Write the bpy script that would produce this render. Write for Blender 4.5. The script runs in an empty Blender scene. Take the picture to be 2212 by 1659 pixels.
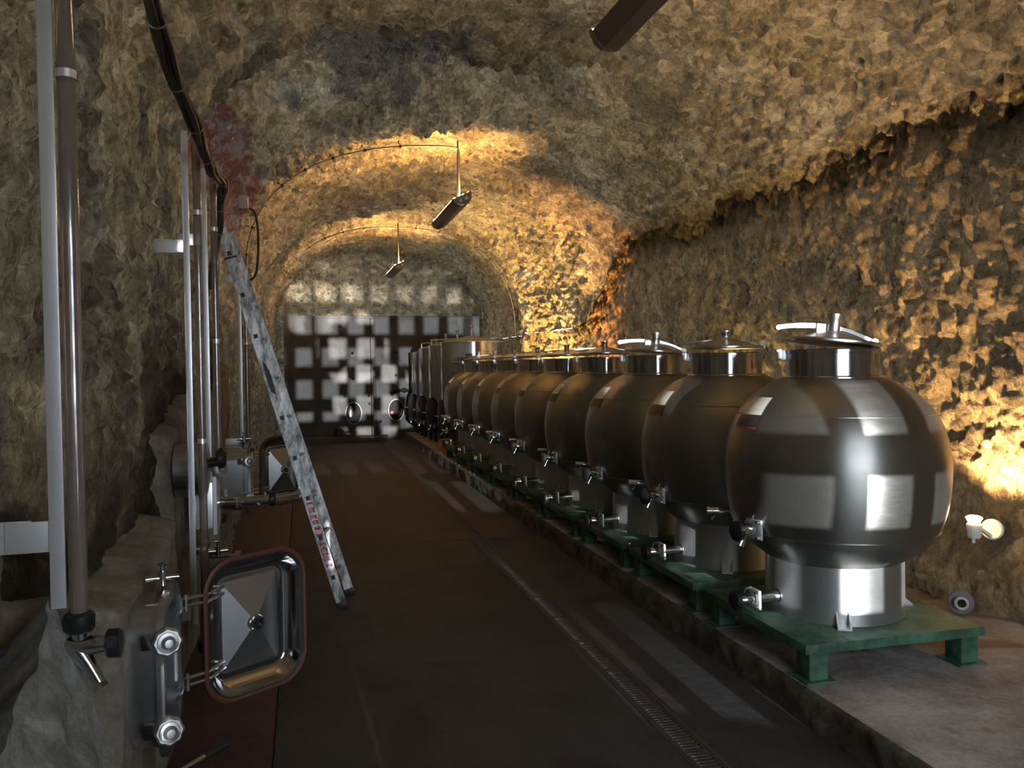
import bpy, bmesh, math, random
import numpy as np
from mathutils import Vector, Matrix

random.seed(7)
PI = math.pi
C = bpy.context.scene.collection
SC = bpy.context.scene

# ------------------------------------------------------------------ camera
cam_d = bpy.data.cameras.new('camera')
cam = bpy.data.objects.new('camera', cam_d)
C.objects.link(cam)
cam_d.sensor_width = 36.0
cam_d.lens = 36.0 * 1790.0 / 2212.0
cam_d.clip_start = 0.05
YAW, PITCH, ROLL = math.radians(14.1), math.radians(1.33), math.radians(-0.72)
cam.matrix_world = (Matrix.Translation((0, 0, 1.69)) @ Matrix.Rotation(-YAW, 4, 'Z')
                    @ Matrix.Rotation(PI / 2 - PITCH, 4, 'X') @ Matrix.Rotation(ROLL, 4, 'Z'))
SC.camera = cam

# ------------------------------------------------------------------ world, daylight, exposure
SC.view_settings.view_transform = 'Standard'
SC.view_settings.look = 'None'
SC.view_settings.gamma = 1.0
SC.view_settings.use_curve_mapping = False
SC.view_settings.exposure = 0.0
world = bpy.data.worlds.new('daylight')
SC.world = world
world.use_nodes = True
wb = world.node_tree.nodes['Background']
wb.inputs[0].default_value = (0.80, 0.90, 1.0, 1)
wb.inputs[1].default_value = 29.0


def lamp(name, kind, loc, energy, color, target=None, **kw):
    d = bpy.data.lights.new(name, kind)
    d.energy = energy
    d.color = color
    for k, v in kw.items():
        setattr(d, k, v)
    o = bpy.data.objects.new(name, d)
    C.objects.link(o)
    o.location = loc
    if target is not None:
        o.rotation_euler = (Vector(target) - Vector(loc)).to_track_quat('-Z', 'Y').to_euler()
    return o


# low sun thrown back by the bright yard outside the gate: two far, small sources
lamp('sun_glint', 'SPOT', (1.40, -23.4, 1.93), 112000, (0.93, 0.97, 1.0), (1.6, 3.0, 1.6),
     spot_size=math.radians(20), spot_blend=0.2, shadow_soft_size=0.06)
for src, tgt, pw in (((1.50, -22.0, 0.45), (0.25, 19.4, 3.25), 150000), ((0.62, -20.0, 1.05), (1.05, 19.4, 2.15), 230000), ((1.22, -24.0, 2.35), (1.55, 19.4, 0.95), 270000)):
    lamp('sun_glint', 'SPOT', src, pw, (1.0, 0.97, 0.92), tgt, spot_size=math.radians(2.7), spot_blend=0.35, shadow_soft_size=0.06)
# the gate opening lets the sky in: portal (samples the world only)
pt = lamp('gate_portal', 'AREA', (1.45, -1.75, 1.55), 1.0, (1, 1, 1), (1.45, 5, 1.55), shape='RECTANGLE', size=3.4, size_y=3.0)
pt.data.cycles.is_portal = True

# ------------------------------------------------------------------ numpy noise
_rng = np.random.RandomState(11)
_P = np.concatenate([_rng.permutation(512)] * 3)
_G = _rng.normal(size=(512, 3)); _G /= np.linalg.norm(_G, axis=1)[:, None]
_J = _rng.rand(512, 3)


def _h(i, j, k):
    return _P[(_P[(_P[i & 511] + j) & 511] + k) & 511]


def perlin(p):
    f0 = np.floor(p).astype(np.int64)
    f = p - f0
    u = f * f * f * (f * (f * 6 - 15) + 10)
    out = np.zeros(len(p))
    for dx in (0, 1):
        wx = u[:, 0] if dx else 1 - u[:, 0]
        for dy in (0, 1):
            wy = u[:, 1] if dy else 1 - u[:, 1]
            for dz in (0, 1):
                wz = u[:, 2] if dz else 1 - u[:, 2]
                g = _G[_h(f0[:, 0] + dx, f0[:, 1] + dy, f0[:, 2] + dz)]
                out += wx * wy * wz * (g[:, 0] * (f[:, 0] - dx) + g[:, 1] * (f[:, 1] - dy) + g[:, 2] * (f[:, 2] - dz))
    return out


def worley(p):
    f0 = np.floor(p).astype(np.int64)
    best = np.full(len(p), 9.0)
    for dx in (-1, 0, 1):
        for dy in (-1, 0, 1):
            for dz in (-1, 0, 1):
                c = f0 + (dx, dy, dz)
                q = c + _J[_h(c[:, 0], c[:, 1], c[:, 2])] - p
                best = np.minimum(best, np.einsum('ij,ij->i', q, q))
    return np.sqrt(best)


def sstep(a, b, x):
    t = np.clip((x - a) / (b - a), 0, 1)
    return t * t * (3 - 2 * t)


# ------------------------------------------------------------------ materials
class NT:
    def __init__(self, name):
        self.m = bpy.data.materials.new(name)
        self.m.use_nodes = True
        self.t = self.m.node_tree
        self.b = self.t.nodes['Principled BSDF']
        self.out = self.t.nodes['Material Output']

    def n(self, typ, ins=None, **kw):
        nd = self.t.nodes.new(typ)
        for k, v in kw.items():
            setattr(nd, k, v)
        for k, v in (ins or {}).items():
            if hasattr(v, 'links') or isinstance(v, bpy.types.NodeSocket):
                self.t.links.new(v, nd.inputs[k])
            else:
                nd.inputs[k].default_value = v
        return nd

    def set(self, **kw):
        for k, v in kw.items():
            k = k.replace('_', ' ')
            if isinstance(v, bpy.types.NodeSocket):
                self.t.links.new(v, self.b.inputs[k])
            else:
                self.b.inputs[k].default_value = v
        return self

    def ramp(self, fac, stops):
        r = self.n('ShaderNodeValToRGB', {'Fac': fac})
        e = r.color_ramp.elements
        while len(e) < len(stops):
            e.new(0.5)
        for el, (p, c) in zip(e, stops):
            el.position = p
            el.color = (*c, 1) if len(c) == 3 else c
        return r.outputs['Color']

    def coord(self, out='Object', scale=None):
        c = self.n('ShaderNodeTexCoord').outputs[out]
        if scale:
            mp = self.n('ShaderNodeMapping', {'Vector': c})
            mp.inputs['Scale'].default_value = scale
            c = mp.outputs['Vector']
        return c

    def noise(self, vec, scale, detail=6, rough=0.6, dist=0.0):
        return self.n('ShaderNodeTexNoise', {'Vector': vec, 'Scale': scale, 'Detail': detail, 'Roughness': rough, 'Distortion': dist}).outputs['Fac']

    def vor(self, vec, scale, rnd=1.0):
        return self.n('ShaderNodeTexVoronoi', {'Vector': vec, 'Scale': scale, 'Randomness': rnd}).outputs['Distance']

    def mix(self, fac, a, b, blend='MIX'):
        x = self.n('ShaderNodeMix', data_type='RGBA', blend_type=blend)
        for sock, v in ((x.inputs[0], fac), (x.inputs[6], a), (x.inputs[7], b)):
            if isinstance(v, bpy.types.NodeSocket):
                self.t.links.new(v, sock)
            elif isinstance(v, (int, float)):
                sock.default_value = v
            else:
                sock.default_value = (*v, 1)
        return x.outputs[2]

    def math(self, op, a, b=0.0):
        x = self.n('ShaderNodeMath', operation=op)
        for i, v in enumerate((a, b)):
            if isinstance(v, bpy.types.NodeSocket):
                self.t.links.new(v, x.inputs[i])
            else:
                x.inputs[i].default_value = v
        return x.outputs[0]

    def bump(self, h, dist, strength=1.0, normal=None):
        ins = {'Height': h, 'Distance': dist, 'Strength': strength}
        if normal is not None:
            ins['Normal'] = normal
        return self.n('ShaderNodeBump', ins).outputs['Normal']


def plain(name, col, rough=0.5, metal=0.0, noise_amt=0.15, scale=20.0, **kw):
    m = NT(name)
    v = m.coord()
    f = m.noise(v, scale, 5)
    c = m.mix(f, tuple(x * (1 - noise_amt) for x in col), tuple(min(1, x * (1 + noise_amt)) for x in col))
    m.set(Base_Color=c, Roughness=rough, Metallic=metal, **kw)
    return m.m


def rock(name, stops, stain=(0.03, 0.025, 0.02), stain_amt=0.7, vscale=1.0, bump=1.0, sq=(1, 1, 1)):
    m = NT(name)
    v = m.coord('Object', sq)
    big = m.noise(v, 0.55, 3, 0.6, 0.6)
    mid = m.noise(v, 3.2, 8, 0.68, 0.4)
    col = m.ramp(m.math('ADD', m.math('MULTIPLY', big, 0.6), m.math('MULTIPLY', mid, 0.4)), stops)
    # pebbles: each with its own tone
    vo = m.n('ShaderNodeTexVoronoi', {'Vector': v, 'Scale': 11.0 * vscale})
    peb = m.n('ShaderNodeSeparateColor', {'Color': vo.outputs['Color']}).outputs[0]
    col = m.mix(0.75, col, m.mix(peb, (0.22, 0.21, 0.20), (0.86, 0.85, 0.82)), 'OVERLAY')
    fine = m.noise(v, 26.0, 8, 0.7)
    col = m.mix(0.7, col, m.ramp(fine, [(0.30, (0.12, 0.12, 0.12)), (0.62, (0.75, 0.75, 0.75))]), 'OVERLAY')
    # dark damp patches
    pat = m.ramp(m.noise(v, 1.1, 7, 0.65, 0.8), [(0.50, (0, 0, 0)), (0.62, (1, 1, 1))])
    col = m.mix(m.math('MULTIPLY', pat, stain_amt), col, stain)
    # small pits, their shade painted dark into the colour
    pit = m.ramp(m.vor(v, 6.0), [(0.13, (1, 1, 1)), (0.26, (0, 0, 0))])
    pitm = m.math('MULTIPLY', pit, m.ramp(m.noise(v, 2.3, 3), [(0.45, (0, 0, 0)), (0.55, (1, 1, 1))]))
    col = m.mix(m.math('MULTIPLY', pitm, 0.8), col, (0.02, 0.016, 0.012))
    nrm = m.bump(m.noise(v, 9.0, 9, 0.75, 0.5), 0.20 * bump)
    nrm = m.bump(m.vor(v, 16.0 * vscale), 0.11 * bump, 0.9, nrm)
    nrm = m.bump(m.math('SUBTRACT', 0.0, pitm), 0.05, 0.8, nrm)
    nrm = m.bump(fine, 0.06 * bump, 0.9, nrm)
    m.set(Base_Color=col, Roughness=0.78, Normal=nrm)
    m.b.inputs['Specular IOR Level'].default_value = 0.25
    return m


OCHRE = [(0.30, (0.13, 0.10, 0.065)), (0.46, (0.31, 0.23, 0.13)), (0.56, (0.46, 0.355, 0.215)), (0.70, (0.54, 0.46, 0.33))]
BROWN = [(0.30, (0.09, 0.065, 0.04)), (0.46, (0.22, 0.155, 0.085)), (0.58, (0.34, 0.24, 0.13)), (0.70, (0.42, 0.32, 0.20))]
M = {}
mr = rock('rock_ceiling', OCHRE, stain_amt=0.55)
for cen_, rad_ in (((0.7, 7.1, 4.5), 1.0), ((3.05, 5.75, 3.7), 0.30)):       # shade of the roof hollows painted dark into the stone colour
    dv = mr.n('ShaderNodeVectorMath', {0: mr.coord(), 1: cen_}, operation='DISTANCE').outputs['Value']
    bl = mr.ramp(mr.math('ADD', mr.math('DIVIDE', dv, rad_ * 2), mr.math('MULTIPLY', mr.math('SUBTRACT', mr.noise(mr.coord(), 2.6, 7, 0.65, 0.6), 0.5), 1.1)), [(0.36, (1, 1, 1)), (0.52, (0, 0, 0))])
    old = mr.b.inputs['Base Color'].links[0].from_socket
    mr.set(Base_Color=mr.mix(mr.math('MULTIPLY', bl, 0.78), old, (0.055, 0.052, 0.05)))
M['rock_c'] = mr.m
mr = rock('rock_left', [(p_, tuple(q_ * 0.8 for q_ in c_)) for p_, c_ in OCHRE], stain_amt=0.75, sq=(1, 1, 0.8))
# remains of dark red paint in a band up the left side
cx = mr.n('ShaderNodeSeparateXYZ', {'Vector': mr.coord()}).outputs
ny = mr.math('ADD', mr.math('ADD', cx[1], mr.math('MULTIPLY', mr.math('SUBTRACT', cx[2], 3.2), 1.4)), mr.math('MULTIPLY', mr.noise(mr.coord(), 5.0, 6), 0.5))
band = mr.math('MULTIPLY', mr.ramp(mr.math('MULTIPLY', ny, 0.1), [(0.765, (0, 0, 0)), (0.775, (1, 1, 1)), (0.86, (1, 1, 1)), (0.87, (0, 0, 0))]),
               mr.ramp(mr.math('MULTIPLY', cx[2], 0.2), [(0.48, (0, 0, 0)), (0.54, (1, 1, 1)), (0.78, (1, 1, 1)), (0.82, (0, 0, 0))]))
blot = mr.ramp(mr.noise(mr.coord(), 7.0, 6, 0.7), [(0.49, (0.10, 0.022, 0.018)), (0.55, (0.20, 0.14, 0.13))])
old = mr.b.inputs['Base Color'].links[0].from_socket
mr.set(Base_Color=mr.mix(mr.math('MULTIPLY', band, 0.9), old, blot))
low_dark = mr.ramp(mr.math('ADD', mr.noise(mr.coord(), 1.6, 7, 0.65, 0.8), mr.math('MULTIPLY', mr.math('SUBTRACT', 2.15, cx[2]), 0.15)), [(0.44, (0, 0, 0)), (0.62, (1, 1, 1))])  # blotchy darker tone, stronger towards the foot of the wall
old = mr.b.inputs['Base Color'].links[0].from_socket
mr.set(Base_Color=mr.mix(mr.math('MULTIPLY', low_dark, 0.88), old, (0.045, 0.034, 0.022)))
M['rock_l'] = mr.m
M['rock_r'] = rock('rock_right', BROWN, stain_amt=0.5, sq=(1, 1, 0.72), vscale=0.8).m
M['rock_b'] = rock('rock_back', [(0.3, (0.17, 0.14, 0.095)), (0.5, (0.36, 0.29, 0.19)), (0.7, (0.48, 0.40, 0.28))], stain_amt=0.6).m


def concrete(name, a, b, rough=0.75, bump=0.012, stain=None, scale=2.0, wet=None):
    m = NT(name)
    v = m.coord()
    f = m.noise(v, scale, 9, 0.65, 0.4)
    col = m.mix(m.ramp(f, [(0.35, (0, 0, 0)), (0.66, (1, 1, 1))]), a, b)
    col = m.mix(0.35, col, m.ramp(m.noise(v, 40, 6), [(0.3, (0.2, 0.2, 0.2)), (0.7, (0.8, 0.8, 0.8))]), 'OVERLAY')
    if stain:
        s = m.ramp(m.noise(v, 1.5, 8, 0.6, 1.2), [(0.55, (0, 0, 0)), (0.63, (1, 1, 1))])
        col = m.mix(m.math('MULTIPLY', s, 0.75), col, stain)
    nrm = m.bump(m.noise(v, 14, 8, 0.7), bump)
    m.set(Base_Color=col, Normal=nrm)
    m.set(Roughness=rough if wet is None else m.ramp(m.noise(v, 1.2, 5), [(0.4, (wet,) * 3), (0.6, (rough,) * 3)]))
    return m.m


M['floor_near'] = concrete('floor_concrete_near', (0.030, 0.031, 0.034), (0.058, 0.058, 0.060), 0.72, 0.006, stain=(0.024, 0.022, 0.022), scale=1.2)
M['floor_far'] = concrete('floor_concrete_far', (0.044, 0.034, 0.030), (0.074, 0.057, 0.047), 0.7, 0.006, stain=(0.06, 0.03, 0.022), scale=1.5)
M['floor_red'] = concrete('floor_red_paint', (0.030, 0.008, 0.008), (0.055, 0.019, 0.018), 0.6, 0.006, scale=3)
M['platform'] = concrete('platform_concrete', (0.20, 0.155, 0.145), (0.50, 0.48, 0.47), 0.6, 0.012, stain=(0.19, 0.085, 0.045), scale=2.2)
M['kerb'] = concrete('kerb_render', (0.035, 0.030, 0.023), (0.17, 0.15, 0.11), 0.85, 0.05, scale=7)
M['vat'] = concrete('vat_concrete', (0.055, 0.055, 0.054), (0.088, 0.087, 0.084), 0.8, 0.008, stain=(0.042, 0.042, 0.041), scale=1.2)
M['footing'] = concrete('footing_concrete', (0.16, 0.155, 0.14), (0.36, 0.35, 0.32), 0.85, 0.03, stain=(0.46, 0.45, 0.42), scale=4)
M['plaster'] = concrete('cement_plaster', (0.17, 0.14, 0.10), (0.33, 0.28, 0.21), 0.85, 0.03, stain=(0.08, 0.065, 0.05), scale=5)
M['black'] = plain('black_rubber', (0.012, 0.012, 0.012), 0.45)
M['void'] = plain('dark_vat_inside', (0.008, 0.008, 0.009), 0.9)
M['iron'] = plain('dark_iron', (0.03, 0.03, 0.03), 0.5, 0.3)
M['alu'] = plain('aluminium', (0.86, 0.87, 0.89), 0.36, 0.70, 0.12, 9)
M['chrome'] = plain('polished_steel', (0.62, 0.62, 0.62), 0.16, 1.0, 0.05)
M['galv'] = plain('grey_conduit', (0.24, 0.22, 0.20), 0.5, 0.2)
M['white'] = plain('white_plastic', (0.72, 0.70, 0.66), 0.5)
M['gasket'] = plain('red_brown_gasket', (0.10, 0.032, 0.02), 0.6)
M['orange'] = plain('orange_plastic', (0.38, 0.18, 0.05), 0.45)
M['cable'] = plain('black_cable', (0.045, 0.036, 0.03), 0.6, 0, 0.4)
M['tie'] = plain('grey_tie', (0.16, 0.15, 0.14), 0.6)
M['redpaint'] = plain('red_print', (0.42, 0.03, 0.06), 0.5)
M['whiteprint'] = plain('white_print', (0.62, 0.62, 0.62), 0.5)
M['label_w'] = plain('label_white', (0.80, 0.77, 0.68), 0.5)
M['label_k'] = plain('label_dark', (0.03, 0.03, 0.035), 0.4)
M['label_r'] = plain('label_red', (0.35, 0.05, 0.05), 0.4)
M['grate'] = plain('cast_iron_grate', (0.06, 0.05, 0.045), 0.65, 0.0, 0.3)
M['sand'] = plain('weathered_housing', (0.20, 0.15, 0.11), 0.6)
M['box'] = plain('junction_box', (0.40, 0.36, 0.34), 0.6)
M['washer'] = plain('grey_rubber_disc', (0.16, 0.145, 0.155), 0.6)


def steel(name, col, rough, aniso, diff):
    m = NT(name)
    v = m.coord('Object', (1, 1, 9))
    g = m.noise(v, 12, 7, 0.6)
    sm = m.noise(m.coord(), 2.2, 7, 0.7, 0.4)
    c = m.mix(m.ramp(sm, [(0.35, (0, 0, 0)), (0.7, (1, 1, 1))]), tuple(x * 0.82 for x in col), col)
    r = m.n('ShaderNodeMapRange', {'Value': m.math('ADD', m.math('MULTIPLY', g, 0.5), m.math('MULTIPLY', sm, 0.5)), 'From Min': 0.3, 'From Max': 0.7,
                                   'To Min': rough * 0.85, 'To Max': rough * 1.2}).outputs[0]
    tg = m.n('ShaderNodeTangent', direction_type='RADIAL', axis='Z').outputs[0]
    m.set(Base_Color=c, Metallic=1.0, Roughness=r, Anisotropic=aniso, Tangent=tg)
    m.b.inputs['Anisotropic Rotation'].default_value = 0.25
    if diff > 0:
        d = m.n('ShaderNodeBsdfDiffuse', {'Color': c})
        x = m.n('ShaderNodeMixShader', {0: diff, 1: m.b.outputs[0], 2: d.outputs[0]})
        m.t.links.new(x.outputs[0], m.out.inputs[0])
    return m.m


M['steel'] = steel('brushed_tank_steel', (0.33, 0.322, 0.30), 0.35, 0.72, 0.07)
M['skirt'] = steel('brushed_skirt_steel', (0.56, 0.56, 0.56), 0.40, 0.6, 0.13)
M['tall'] = steel('smooth_tank_steel', (0.50, 0.49, 0.48), 0.14, 0.4, 0.05)
M['satin'] = plain('satin_lid_steel', (0.60, 0.60, 0.60), 0.28, 1.0, 0.06, 8)
M['mirror'] = plain('polished_lid_steel', (0.55, 0.55, 0.56), 0.13, 1.0, 0.08, 8)
M['hatch'] = plain('satin_steel', (0.60, 0.61, 0.63), 0.24, 0.95, 0.08, 8)

m = NT('green_paint')
v = m.coord()
c = m.mix(m.ramp(m.noise(v, 5, 8, 0.7), [(0.42, (0, 0, 0)), (0.6, (1, 1, 1))]), (0.026, 0.066, 0.044), (0.072, 0.175, 0.115))
c = m.mix(m.ramp(m.noise(v, 14, 8, 0.75), [(0.60, (0, 0, 0)), (0.66, (1, 1, 1))]), c, (0.035, 0.03, 0.022))
m.set(Base_Color=c, Roughness=0.6, Normal=m.bump(m.noise(v, 30, 5), 0.004))
M['green'] = m.m

m = NT('ladder_aluminium')
v = m.coord('Object', (1, 1, 0.35))
f = m.noise(v, 14, 9, 0.75)
m.set(Base_Color=m.ramp(f, [(0.36, (0.05, 0.05, 0.05)), (0.48, (0.36, 0.36, 0.36)), (0.62, (0.84, 0.84, 0.83))]), Metallic=0.55, Roughness=0.45)
M['ladder'] = m.m

m = NT('clear_sight_tube')
tr = m.n('ShaderNodeBsdfTransparent', {'Color': (0.62, 0.55, 0.50, 1)})
gl = m.n('ShaderNodeBsdfGlossy', {'Color': (0.9, 0.88, 0.86, 1), 'Roughness': 0.12})
df = m.n('ShaderNodeBsdfDiffuse', {'Color': (0.40, 0.35, 0.31, 1)})
lw = m.n('ShaderNodeLayerWeight', {'Blend': 0.35})
x1 = m.n('ShaderNodeMixShader', {0: 0.30, 1: tr.outputs[0], 2: df.outputs[0]})
x2 = m.n('ShaderNodeMixShader', {0: m.math('ADD', m.math('MULTIPLY', lw.outputs['Fresnel'], 0.6), 0.10), 1: x1.outputs[0], 2: gl.outputs[0]})
m.t.links.new(x2.outputs[0], m.out.inputs[0])
M['tube'] = m.m


def emit(name, col, s):
    m = NT(name)
    f = m.noise(m.coord(), 30.0, 2)
    m.set(Base_Color=(0.8, 0.8, 0.8, 1), Emission_Color=m.mix(f, col, tuple(min(1, x * 1.04) for x in col)), Emission_Strength=s)
    return m.m


M['fluor'] = emit('lit_tube', (1.0, 0.60, 0.22), 420.0)
M['fluor_dim'] = emit('lit_tube_old', (1.0, 0.72, 0.40), 118.0)


# ------------------------------------------------------------------ mesh builder
class MB:
    def __init__(self):
        self.v, self.f, self.mi, self.sm = [], [], [], []

    def add(self, vs, fs, mat=0, smooth=False, mx=None):
        o = len(self.v)
        for p in vs:
            p = Vector(p)
            self.v.append(tuple(mx @ p) if mx is not None else tuple(p))
        for f in fs:
            self.f.append([i + o for i in f]); self.mi.append(mat); self.sm.append(smooth)
        return self

    def box(self, c, s, mat=0, mx=None, ch=0.0):
        """box of centre c and size s; ch = chamfer of its edges"""
        x, y, z = (k / 2 for k in s)
        if ch <= 0:
            vs = [(c[0] + a * x, c[1] + b * y, c[2] + d * z) for a in (-1, 1) for b in (-1, 1) for d in (-1, 1)]
            fs = [(0, 1, 3, 2), (4, 6, 7, 5), (0, 4, 5, 1), (2, 3, 7, 6), (0, 2, 6, 4), (1, 5, 7, 3)]
            return self.add(vs, fs, mat, False, mx)
        bm = bmesh.new()
        bmesh.ops.create_cube(bm, size=1.0)
        for q in bm.verts:
            q.co = Vector((c[0] + q.co.x * s[0], c[1] + q.co.y * s[1], c[2] + q.co.z * s[2]))
        bmesh.ops.bevel(bm, geom=list(bm.edges), offset=ch, segments=2, affect='EDGES', profile=0.6)
        self.bm(bm, mat, False, mx)
        return self

    def bm(self, bm, mat=0, smooth=False, mx=None):
        bm.verts.index_update()
        self.add([q.co.copy() for q in bm.verts], [[q.index for q in f.verts] for f in bm.faces], mat, smooth, mx)
        bm.free()

    def lathe(self, prof, n=48, mat=0, smooth=True, mx=None, ang=(0, 2 * PI)):
        """profile of (r, z) spun about Z; repeated points make sharp edges"""
        full = abs(ang[1] - ang[0] - 2 * PI) < 1e-6
        cols = n if full else n + 1
        vs, fs = [], []
        for r, z in prof:
            for k in range(cols):
                a = ang[0] + (ang[1] - ang[0]) * k / n
                vs.append((r * math.cos(a), r * math.sin(a), z))
        for i in range(len(prof) - 1):
            if prof[i] == prof[i + 1]:
                continue
            for k in range(n):
                k2 = (k + 1) % cols
                q = (i * cols + k, i * cols + k2, (i + 1) * cols + k2, (i + 1) * cols + k)
                if prof[i][0] < 1e-6:
                    q = (q[0], q[2], q[3])
                elif prof[i + 1][0] < 1e-6:
                    q = (q[0], q[1], q[2])
                fs.append(q)
        return self.add(vs, fs, mat, smooth, mx)

    def tube(self, pts, r, n=12, mat=0, cap=True):
        """round bar along a path; r is one radius or one per point"""
        pts = [Vector(p) for p in pts]
        rs = r if isinstance(r, (list, tuple)) else [r] * len(pts)
        vs, fs = [], []
        t0 = (pts[1] - pts[0]).normalized()
        ref = Vector((0, 0, 1)) if abs(t0.z) < 0.9 else Vector((1, 0, 0))
        u = (ref - t0 * ref.dot(t0)).normalized()
        for i, p in enumerate(pts):
            a = pts[max(0, i - 1)]; b = pts[min(len(pts) - 1, i + 1)]
            t = (b - a).normalized()
            u = (u - t * u.dot(t)).normalized()
            w = t.cross(u)
            for k in range(n):
                an = 2 * PI * k / n
                vs.append(p + (u * math.cos(an) + w * math.sin(an)) * rs[i])
        for i in range(len(pts) - 1):
            for k in range(n):
                fs.append((i * n + k, i * n + (k + 1) % n, (i + 1) * n + (k + 1) % n, (i + 1) * n + k))
        self.add(vs, fs, mat, True)
        if cap:
            L = (len(pts) - 1) * n
            self.add(vs[:n], [tuple(range(n))[::-1]], mat, False)
            self.add(vs[L:], [tuple(range(n))], mat, False)
        return self

    def sweep(self, rings, mat=0, smooth=True, cap0=False, cap1=False, closed_loop=True, mx=None):
        n = len(rings[0])
        vs = [p for r in rings for p in r]
        fs = []
        for i in range(len(rings) - 1):
            for k in range(n if closed_loop else n - 1):
                fs.append((i * n + k, i * n + (k + 1) % n, (i + 1) * n + (k + 1) % n, (i + 1) * n + k))
        self.add(vs, fs, mat, smooth, mx)
        if cap0:
            self.add(rings[0], [tuple(range(n))[::-1]], mat, False, mx)
        if cap1:
            self.add(rings[-1], [tuple(range(n))], mat, False, mx)
        return self

    def prism(self, poly, z0, z1, mat=0, mx=None):
        n = len(poly)
        vs = [(x, y, z0) for x, y in poly] + [(x, y, z1) for x, y in poly]
        fs = [tuple(range(n))[::-1], tuple(range(n, 2 * n))] + [(k, (k + 1) % n, n + (k + 1) % n, n + k) for k in range(n)]
        return self.add(vs, fs, mat, False, mx)

    def build(self, name, mats, parent=None, ang=38):
        me = bpy.data.meshes.new(name)
        me.from_pydata(self.v, [], self.f)
        mats = mats if isinstance(mats, (list, tuple)) else [mats]
        for q in mats:
            me.materials.append(M[q])
        me.polygons.foreach_set('material_index', self.mi)
        me.polygons.foreach_set('use_smooth', self.sm)
        bm = bmesh.new(); bm.from_mesh(me)
        bmesh.ops.remove_doubles(bm, verts=bm.verts, dist=1e-6)
        bmesh.ops.recalc_face_normals(bm, faces=bm.faces)
        bm.to_mesh(me); bm.free()
        me.set_sharp_from_angle(angle=math.radians(ang))
        o = bpy.data.objects.new(name, me)
        C.objects.link(o)
        if parent is not None:
            o.parent = parent
        return o


def tag(o, label=None, cat=None, group=None, kind=None):
    if label: o['label'] = label
    if cat: o['category'] = cat
    if group: o['group'] = group
    if kind: o['kind'] = kind
    return o


def thing(name, label, cat, loc=(0, 0, 0), rz=0.0, group=None):
    o = bpy.data.objects.new(name, None)
    o.empty_display_size = 0.1
    C.objects.link(o)
    o.location = loc
    o.rotation_euler = (0, 0, rz)
    return tag(o, label, cat, group)


def dup(o, parent=None):
    c = o.copy(); C.objects.link(c)
    if parent is not None:
        c.parent = parent
    for ch in o.children:
        dup(ch, c)
    return c


def AX(d, loc=(0, 0, 0), up=(0, 0, 1)):
    """matrix whose local Z points along d"""
    z = Vector(d).normalized()
    u = Vector(up)
    if abs(z.dot(u)) > 0.98:
        u = Vector((0, 1, 0))
    x = u.cross(z).normalized()
    y = z.cross(x)
    m = Matrix((x, y, z)).transposed().to_4x4()
    m.translation = Vector(loc)
    return m


def smooth_path(pts, sub=8):
    """Catmull-Rom through points"""
    P = [Vector(p) for p in pts]
    P = [P[0] * 2 - P[1]] + P + [P[-1] * 2 - P[-2]]
    out = []
    for i in range(1, len(P) - 2):
        for k in range(sub):
            t = k / sub
            a, b, c, d = P[i - 1:i + 3]
            out.append(0.5 * ((2 * b) + (c - a) * t + (2 * a - 5 * b + 4 * c - d) * t * t + (3 * b - a - 3 * c + d) * t ** 3))
    out.append(P[-2])
    return out


def rrect(w, h, r, n=6):
    """rounded rectangle outline, centred"""
    out = []
    for cx, cy, a0 in ((w / 2 - r, h / 2 - r, 0), (-w / 2 + r, h / 2 - r, PI / 2), (-w / 2 + r, -h / 2 + r, PI), (w / 2 - r, -h / 2 + r, 1.5 * PI)):
        for k in range(n + 1):
            a = a0 + PI / 2 * k / n
            out.append((cx + r * math.cos(a), cy + r * math.sin(a)))
    return out


# ================================================================== STRUCTURE
XL, XR, YB = -0.74, 4.12, 19.55
ys = [-2.0]
while ys[-1] < YB + 0.15:
    ys.append(ys[-1] + max(0.045 if ys[-1] < 1.0 else 0.013, 0.0046 * ys[-1]))
YS = np.array(ys)


def sheet(name, X, Y, Z, disp, mats, cuts, closed=False):
    """grid (rows = Y stations, columns = along the profile); displaced along inward normals; cut into named pieces by column"""
    P = np.stack([X, Y, Z], -1)
    du = np.gradient(P, axis=1); dv = np.gradient(P, axis=0)
    N = np.cross(du, dv); N /= np.maximum(np.linalg.norm(N, axis=-1, keepdims=True), 1e-9)
    cen = np.array([1.75, 0, 1.8]); tow = cen - P; tow[..., 1] = 0
    s = np.sign(np.sum(N * tow, -1)); s[s == 0] = 1
    N *= s[..., None]
    flat = P.reshape(-1, 3)
    d = disp(flat).reshape(X.shape)
    Q = P + N * d[..., None]
    out = []
    for (nm, mat, a, b) in cuts:
        sub = Q[:, a:b + 1].reshape(-1, 3)
        r, c = Q.shape[0], b - a + 1
        idx = np.arange(r * c).reshape(r, c)
        fc = np.stack([idx[:-1, :-1], idx[:-1, 1:], idx[1:, 1:], idx[1:, :-1]], -1).reshape(-1, 4)
        me = bpy.data.meshes.new(nm)
        me.vertices.add(len(sub)); me.vertices.foreach_set('co', sub.ravel())
        me.loops.add(fc.size); me.loops.foreach_set('vertex_index', fc.ravel().astype(np.int32))
        me.polygons.add(len(fc)); me.polygons.foreach_set('loop_start', np.arange(0, fc.size, 4, dtype=np.int32))
        me.polygons.foreach_set('use_smooth', np.ones(len(fc), bool))
        me.materials.append(M[mat])
        me.update(calc_edges=True)
        o = bpy.data.objects.new(nm, me); C.objects.link(o)
        tag(o, kind='structure')
        out.append(o)
    return out


def lumps(p, s, sq=(1, 1, 1)):
    w = worley(p * np.array(sq) / s + 0.35 * perlin(p * 3.0 + 7)[:, None])
    return 0.55 - w


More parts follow.
